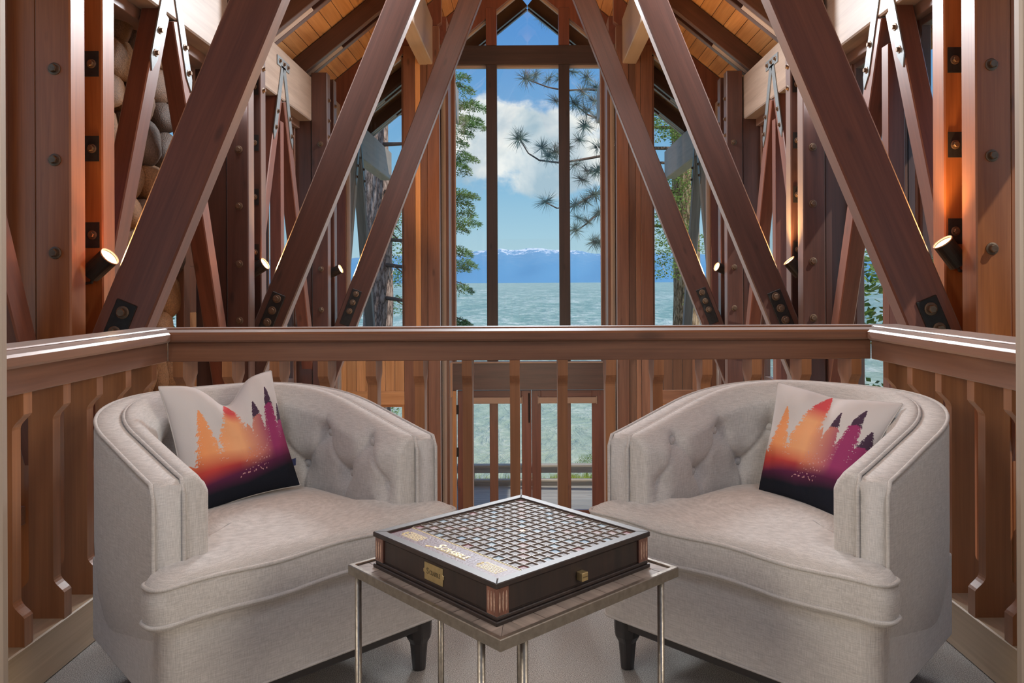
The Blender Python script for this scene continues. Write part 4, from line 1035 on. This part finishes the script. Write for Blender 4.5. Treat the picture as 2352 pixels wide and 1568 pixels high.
mt.f = [(i*(R_+1)+j, (i+1)*(R_+1)+j, (i+1)*(R_+1)+j+1, i*(R_+1)+j+1) for i in range(n) for j in range(R_)]
tag(mt.obj('mountain_range', mountain(), smooth=True, fixn=False), 'haze-blue snow-streaked mountain range across the lake', 'mountain')
# deck beyond the doors
dk = thing('deck', (0, 13.8, -3.1), 'wooden deck floor outside the french doors', 'deck'); dk['kind'] = 'structure'; del dk['category']
for k in range(22):
    y = 12.35+k*.142; tbox('board', -4.2, 4.2, y, y+.136, -2.74, -2.70, grey_wood, dk, bevel=.003)
M().box(-4.2, 4.2, 12.35, 15.4, -3.2, -2.745).obj('underframe', cedar_dark, dk)
deckrail = wood('deck_rail', (.30, .26, .22), (.55, .47, .38), rough=.7, coat=0)
kz = lambda y, d: H-(y-HY)/F*d
rd = 15.2
rt = thing('deck_railing', (0, rd, -2.7), 'low grey and tan deck railing in front of the lake', 'railing')
tbox('top_rail', -4.2, 4.2, rd-.08, rd+.08, kz(1071, rd), kz(1066, rd)+.0, deckrail, rt)
tbox('fascia', -4.2, 4.2, rd-.02, rd+.02, kz(1085.5, rd), kz(1072, rd), grey_wood, rt)
tbox('middle_rail', -4.2, 4.2, rd-.06, rd+.06, kz(1104, rd), kz(1100, rd), deckrail, rt)
tbox('fascia', -4.2, 4.2, rd-.02, rd+.02, kz(1115, rd), kz(1104.5, rd), grey_wood, rt)
tbox('bottom_rail', -4.2, 4.2, rd-.03, rd+.03, kz(1140, rd), kz(1133, rd), grey_wood, rt)
x = -4.1
bars = M()
while x < 4.15: bars.box(x-.006, x+.006, rd-.006, rd+.006, kz(1134, rd), kz(1114, rd)); x += .11
o = bars.obj('wire_bars', black_plate, rt); o['kind'] = 'stuff'
for px_ in (-3.6, -1.1, 1.62, 3.9): tbox('post', px_-.05, px_+.05, rd-.04, rd+.06, -2.71, kz(1067, rd), deckrail, rt)
# --- foliage
def leafmat(name, c, tr=.35):
    m, t, b = newmat(name); oi = nd(t, 'ShaderNodeObjectInfo'); cn = nd(t, 'ShaderNodeTexCoord'); n = nd(t, 'ShaderNodeTexNoise', i_Scale=6.0); lk(t, cn.outputs['Object'], n.inputs['Vector'])
    col = ramp(t, n.outputs[0], [(.35, tuple(x*.6 for x in c)), (.65, tuple(min(1, x*1.5) for x in c))]); lk(t, col, b.inputs['Base Color'])
    b.inputs['Roughness'].default_value = .55
    tl = nd(t, 'ShaderNodeBsdfTranslucent'); lk(t, col, tl.inputs[0]); mx = nd(t, 'ShaderNodeMixShader'); mx.inputs[0].default_value = tr
    lk(t, b.outputs[0], mx.inputs[1]); lk(t, tl.outputs[0], mx.inputs[2]); lk(t, mx.outputs[0], t.nodes['Material Output'].inputs[0]); return m
needle_m = leafmat('pine_needles', (.24, .32, .30), .45); fir_m = leafmat('fir_needles', (.22, .36, .12), .5); leaf_m = leafmat('leaves', (.26, .38, .10), .5); yell_m = leafmat('grass_blades', (.42, .50, .08), .4)
def bark(name, a, b_):
    m, t, b = newmat(name); c = nd(t, 'ShaderNodeTexCoord'); mp = nd(t, 'ShaderNodeMapping'); mp.inputs['Scale'].default_value = (9, 9, 2.2); lk(t, c.outputs['Object'], mp.inputs[0])
    v = nd(t, 'ShaderNodeTexVoronoi', i_Scale=1.3, feature='DISTANCE_TO_EDGE'); n = nd(t, 'ShaderNodeTexNoise', i_Scale=3.0, i_Detail=6.0); lk(t, mp.outputs[0], n.inputs['Vector'])
    ad = nd(t, 'ShaderNodeVectorMath', operation='ADD'); lk(t, mp.outputs[0], ad.inputs[0]); lk(t, n.outputs['Color'], ad.inputs[1]); lk(t, ad.outputs[0], v.inputs['Vector'])
    col = ramp(t, mth(t, 'ADD', v.outputs[0], mth(t, 'MULTIPLY', n.outputs[0], .2)), [(.1, tuple(x*.35 for x in a)), (.22, a), (.5, b_)]); lk(t, col, b.inputs['Base Color']); b.inputs['Roughness'].default_value = .9
    bp = nd(t, 'ShaderNodeBump', i_Strength=.9, i_Distance=.03); lk(t, v.outputs[0], bp.inputs['Height']); lk(t, bp.outputs[0], b.inputs['Normal']); return m
bark_m = bark('pine_bark', (.44, .30, .25), (.75, .56, .49)); bark2 = bark('cedar_bark', (.50, .32, .19), (.85, .64, .46)); twig = plain('twig', (.16, .10, .075), .8)
def tuft_mesh(n=130, L=.30, w_=.004, seed=1, spread=1.0):
    r = random.Random(seed); m = M()
    for k in range(n):
        d = Vector((r.gauss(0, 1), r.gauss(0, 1), r.gauss(0, 1)*.9+.15)).normalized(); s = r.uniform(-.07, .07)
        p = Vector((s, 0, s*.3)); l = L*r.uniform(.65, 1.05); sd = d.cross(Vector((r.random(), r.random(), r.random()))).normalized()*w_
        q = p+d*l+Vector((0, 0, -l*.10)); m.add([p-sd, p+sd, (p+q)/2+sd+Vector((0, 0, l*.03)), (p+q)/2-sd+Vector((0, 0, l*.03)), q], [(0, 1, 2, 3), (3, 2, 4)])
    return m.mesh('needle_tuft', needle_m)
TF = [tuft_mesh(seed=i) for i in range(4)]
def spray_mesh(n, rx, ry, rz, lw, mat, seed, droop=.0, L=None):
    """branch spray: twigs set with short needles or leaves"""
    r = random.Random(seed); m = M()
    for k in range(n):
        a = r.uniform(0, 2*PI); rad = math.sqrt(r.random()); p = Vector((rx*rad*math.cos(a), ry*rad*math.sin(a), rz*r.uniform(-1, 1)*(1-rad*.5)-droop*rad*rad))
        d = Vector((math.cos(a)+r.gauss(0, .5), math.sin(a)+r.gauss(0, .5), r.gauss(0, .35))).normalized(); l = (L or lw*2.4)*r.uniform(.6, 1.2)
        sd = d.cross(Vector((r.gauss(0, .4), r.gauss(0, .4), 1))).normalized()*lw*.5
        m.add([p, p+d*l*.5+sd, p+d*l, p+d*l*.5-sd], [(0, 1, 2, 3)])
    return m.mesh('needle_spray', mat)
FIRS = [spray_mesh(700, .36, .32, .08, .026, fir_m, 20+i, droop=.14, L=.085) for i in range(3)]
LEAFS = [spray_mesh(380, .55, .55, .35, .05, leaf_m, 40+i, L=.09) for i in range(3)]
def trunk(t, x, y, z0, z1, r0, r1, mat, name='trunk'):
    k = 26; m = M(); n = 22
    for i in range(k+1):
        f = i/k; z = z0+(z1-z0)*f; r = r0+(r1-r0)*f
        for j in range(n):
            a = 2*PI*j/n; rr_ = r*(1+.10*noise.noise(Vector((math.cos(a)*2, math.sin(a)*2, z*.8)))+.035*noise.noise(Vector((math.cos(a)*7, math.sin(a)*7, z*2.5))))
            m.v.append((x+rr_*math.cos(a)+.04*math.sin(z), y+rr_*math.sin(a), z))
    m.f = [(i*n+j, i*n+(j+1) % n, (i+1)*n+(j+1) % n, (i+1)*n+j) for i in range(k) for j in range(n)]
    return m.obj(name, mat, t, smooth=True)
rn = random.Random(11)
# left pine: big trunk in the left gable window, fir-like sprays reaching in front of the sky
d0 = 18.5; tx = (866-CX)/F*d0
t = thing('pine_tree', (tx, d0, -3.6), 'big pine with furrowed trunk in the left gable window', 'tree')
trunk(t, tx, d0, -3.7, 10.5, .37, .26, bark_m)
for (px, py) in [(1058, 172), (1068, 198), (1076, 232), (1098, 240), (1062, 268), (1090, 272), (1102, 285), (1066, 300), (1058, 322), (1066, 350), (1080, 362), (1060, 380), (1066, 438), (1080, 446), (1062, 462), (1068, 484), (1076, 505), (1060, 517), (1058, 570), (1068, 600), (1058, 610), (1062, 655), (1070, 738), (1050, 735)]:
    d = 16.5+rn.uniform(-.6, .6); p = Px(px-9, py, d)
    inst(FIRS[rn.randrange(3)], 'needle_spray', t, Matrix.Translation(p) @ Matrix.Rotation(rn.uniform(0, 6), 4, 'Z') @ Matrix.Rotation(rn.uniform(-.25, .25), 4, 'X') @ Matrix.Scale(rn.uniform(.75, 1.0), 4))
for py in (200, 275, 350, 470, 590, 655, 738):
    a = Px(1072, py, 16.6); b = Vector((tx, d0, a.z+.5)); M().tube([a, (a*.5+b*.5)+Vector((0, 0, .12)), b], [.006, .03, .06], 6).obj('branch', twig, t, smooth=True)
for (px, py) in [(925, 450), (912, 500), (925, 560), (905, 590), (930, 630), (920, 530), (935, 480), (900, 640), (925, 700)]:
    p = Px(px, py, 20.5); inst(LEAFS[rn.randrange(3)], 'needle_spray', t, Matrix.Translation(p) @ Matrix.Rotation(rn.uniform(0, 6), 4, 'Z') @ Matrix.Scale(.85, 4))
    M().tube([p, (p.x*.6+tx*.4, d0+.8, p.z+.25), (tx, d0, p.z+.5)], [.01, .03, .05], 6).obj('branch', twig, t, smooth=True)
# right pine: trunk in the right gable window, long-needled boughs crossing the peaked window
d1 = 18.0; tx1 = (1575-CX)/F*d1
t = thing('pine_tree', (tx1, d1, -3.6), 'long-needled pine whose boughs cross the right of the lake view', 'tree')
trunk(t, tx1, d1, -3.7, 11, .33, .24, bark2)
tips = [(1195, 318, 1), (1246, 340, .9), (1280, 348, .9), (1262, 358, .8), (1300, 340, .8), (1322, 238, 1), (1350, 252, 1), (1340, 212, .9), (1375, 270, .9), (1212, 180, .9), (1232, 172, .8), (1262, 182, .8), (1290, 178, .8), (1318, 165, .8), (1350, 178, .9), (1372, 200, .9), (1282, 232, .9),
        (1332, 322, .8), (1376, 338, .9), (1322, 378, .9), (1352, 392, .9), (1338, 412, .8), (1374, 392, .9), (1256, 462, 1), (1322, 470, .8), (1346, 462, .8), (1366, 446, .9), (1330, 500, .8), (1350, 508, .7), (1322, 528, .8), (1366, 556, .8), (1376, 490, .8), (1248, 42, .7), (1262, 52, .6), (1376, 556, .7), (1345, 290, .9), (1365, 230, .9)]
for px, py, sc in tips:
    p = Px(px, py, 16.2+rn.uniform(-.4, .6)); inst(TF[rn.randrange(4)], 'needle_tuft', t, Matrix.Translation(p) @ Matrix.Rotation(rn.uniform(0, 6), 4, 'Z') @ Matrix.Rotation(rn.uniform(-.5, .5), 4, 'X') @ Matrix.Scale(sc*1.12, 4))
for ln in ([(1195, 320), (1215, 352), (1240, 368), (1290, 374), (1340, 366), (1400, 355), (1480, 340)], [(1212, 182), (1260, 200), (1300, 208), (1350, 205), (1420, 210), (1500, 190)],
           [(1256, 466), (1280, 478), (1320, 474), (1350, 455), (1400, 432), (1480, 400)], [(1322, 532), (1350, 512), (1395, 470), (1440, 440)], [(1350, 400), (1380, 385), (1440, 372)], [(1366, 560), (1400, 550), (1480, 520)], [(1248, 44), (1290, 30), (1380, 5)], [(1322, 240), (1350, 262), (1400, 285), (1470, 290)]):
    pts = [Px(a, b, 16.3+1.2*k/len(ln)) for k, (a, b) in enumerate(ln)]; pts.append(Vector((tx1, d1, pts[-1].z+.1)))
    M().tube(pts, [.010+.035*k/len(pts) for k in range(len(pts))], 6).obj('branch', twig, t, smooth=True)
for (px, py) in [(1512, 262), (1540, 280), (1560, 300), (1520, 300), (1535, 250), (1585, 320), (1508, 540), (1530, 560), (1515, 590), (1545, 520), (1500, 500), (1525, 620), (1640, 560), (1620, 690), (1600, 250), (1580, 400), (1550, 430), (1565, 470), (1512, 450)]:
    p = Px(px, py, 17.0+rn.uniform(-.5, .4)); inst(LEAFS[rn.randrange(3)], 'needle_spray', t, Matrix.Translation(p) @ Matrix.Rotation(rn.uniform(0, 6), 4, 'Z') @ Matrix.Scale(.8, 4))
# bushes, side trees seen through the side windows
def leafy(loc, size, label, seed, n=16, mat=None):
    r = random.Random(seed); t = thing('leafy_tree' if size > 1.6 else 'shrub', loc, label, 'tree' if size > 1.6 else 'bush')
    m = M()
    src = [me for me in LEAFS]
    for k in range(n):
        me = src[r.randrange(3)]; a = r.uniform(0, 2*PI); q = r.random()**.5*size*.8; z = size*r.uniform(.25, 1.9)
        mw = Matrix.Translation((loc[0]+q*math.cos(a), loc[1]+q*math.sin(a), loc[2]+z)) @ Matrix.Rotation(r.uniform(0, 6), 4, 'Z') @ Matrix.Scale(size*r.uniform(.6, .95), 4)
        vs = [mw @ v_.co for v_ in me.vertices]; m.add(vs, [tuple(p.vertices) for p in me.polygons])
    m.obj('foliage', leaf_m, t, fixn=False)
    M().tube([(loc[0], loc[1], loc[2]), (loc[0]+.1, loc[1], loc[2]+size*1.2)], [.09*size, .04*size], 8).obj('trunk', twig, t)
leafy((-4.9, 24.0, -4.4), 1.5, 'bright green shrub at the shore beside the left trunk', 1)
leafy((5.9, 22.0, -4.3), 1.2, 'pale green shrub at the shore beside the right trunk', 2)
leafy((1.55, 22.6, -4.85), .55, 'low yellow-green shrub beyond the deck, right of the doors', 5, n=10)
leafy((-6.5, 9.5, -3.2), 2.4, 'leafy tree outside the left side windows', 3, n=30)
leafy((6.5, 6.5, -3.2), 2.3, 'leafy tree outside the right side windows near the loft', 4, n=30)
leafy((7.2, 11.5, -3.2), 2.6, 'leafy tree outside the right side windows near the lake', 6, n=30)
# shoreline grass strip
gr = M(); rg = random.Random(4)
for k in range(5200):
    x = rg.uniform(.6, 2.6) if k % 3 else rg.uniform(-3, 3); y = rg.uniform(20.6, 22.2); z = -3.15-(y-17)*.28; hgt = rg.uniform(.15, .45); a = rg.uniform(0, PI)
    gr.add([(x-.012*math.cos(a), y-.012*math.sin(a), z), (x+.012*math.cos(a), y+.012*math.sin(a), z), (x+rg.gauss(0, .06), y+rg.gauss(0, .06), z+hgt)], [(0, 1, 2)])
o = gr.obj('shore_grass', yell_m, fixn=False); tag(o, 'bright yellow-green grass on the bank beyond the deck', 'grass', kind='stuff')
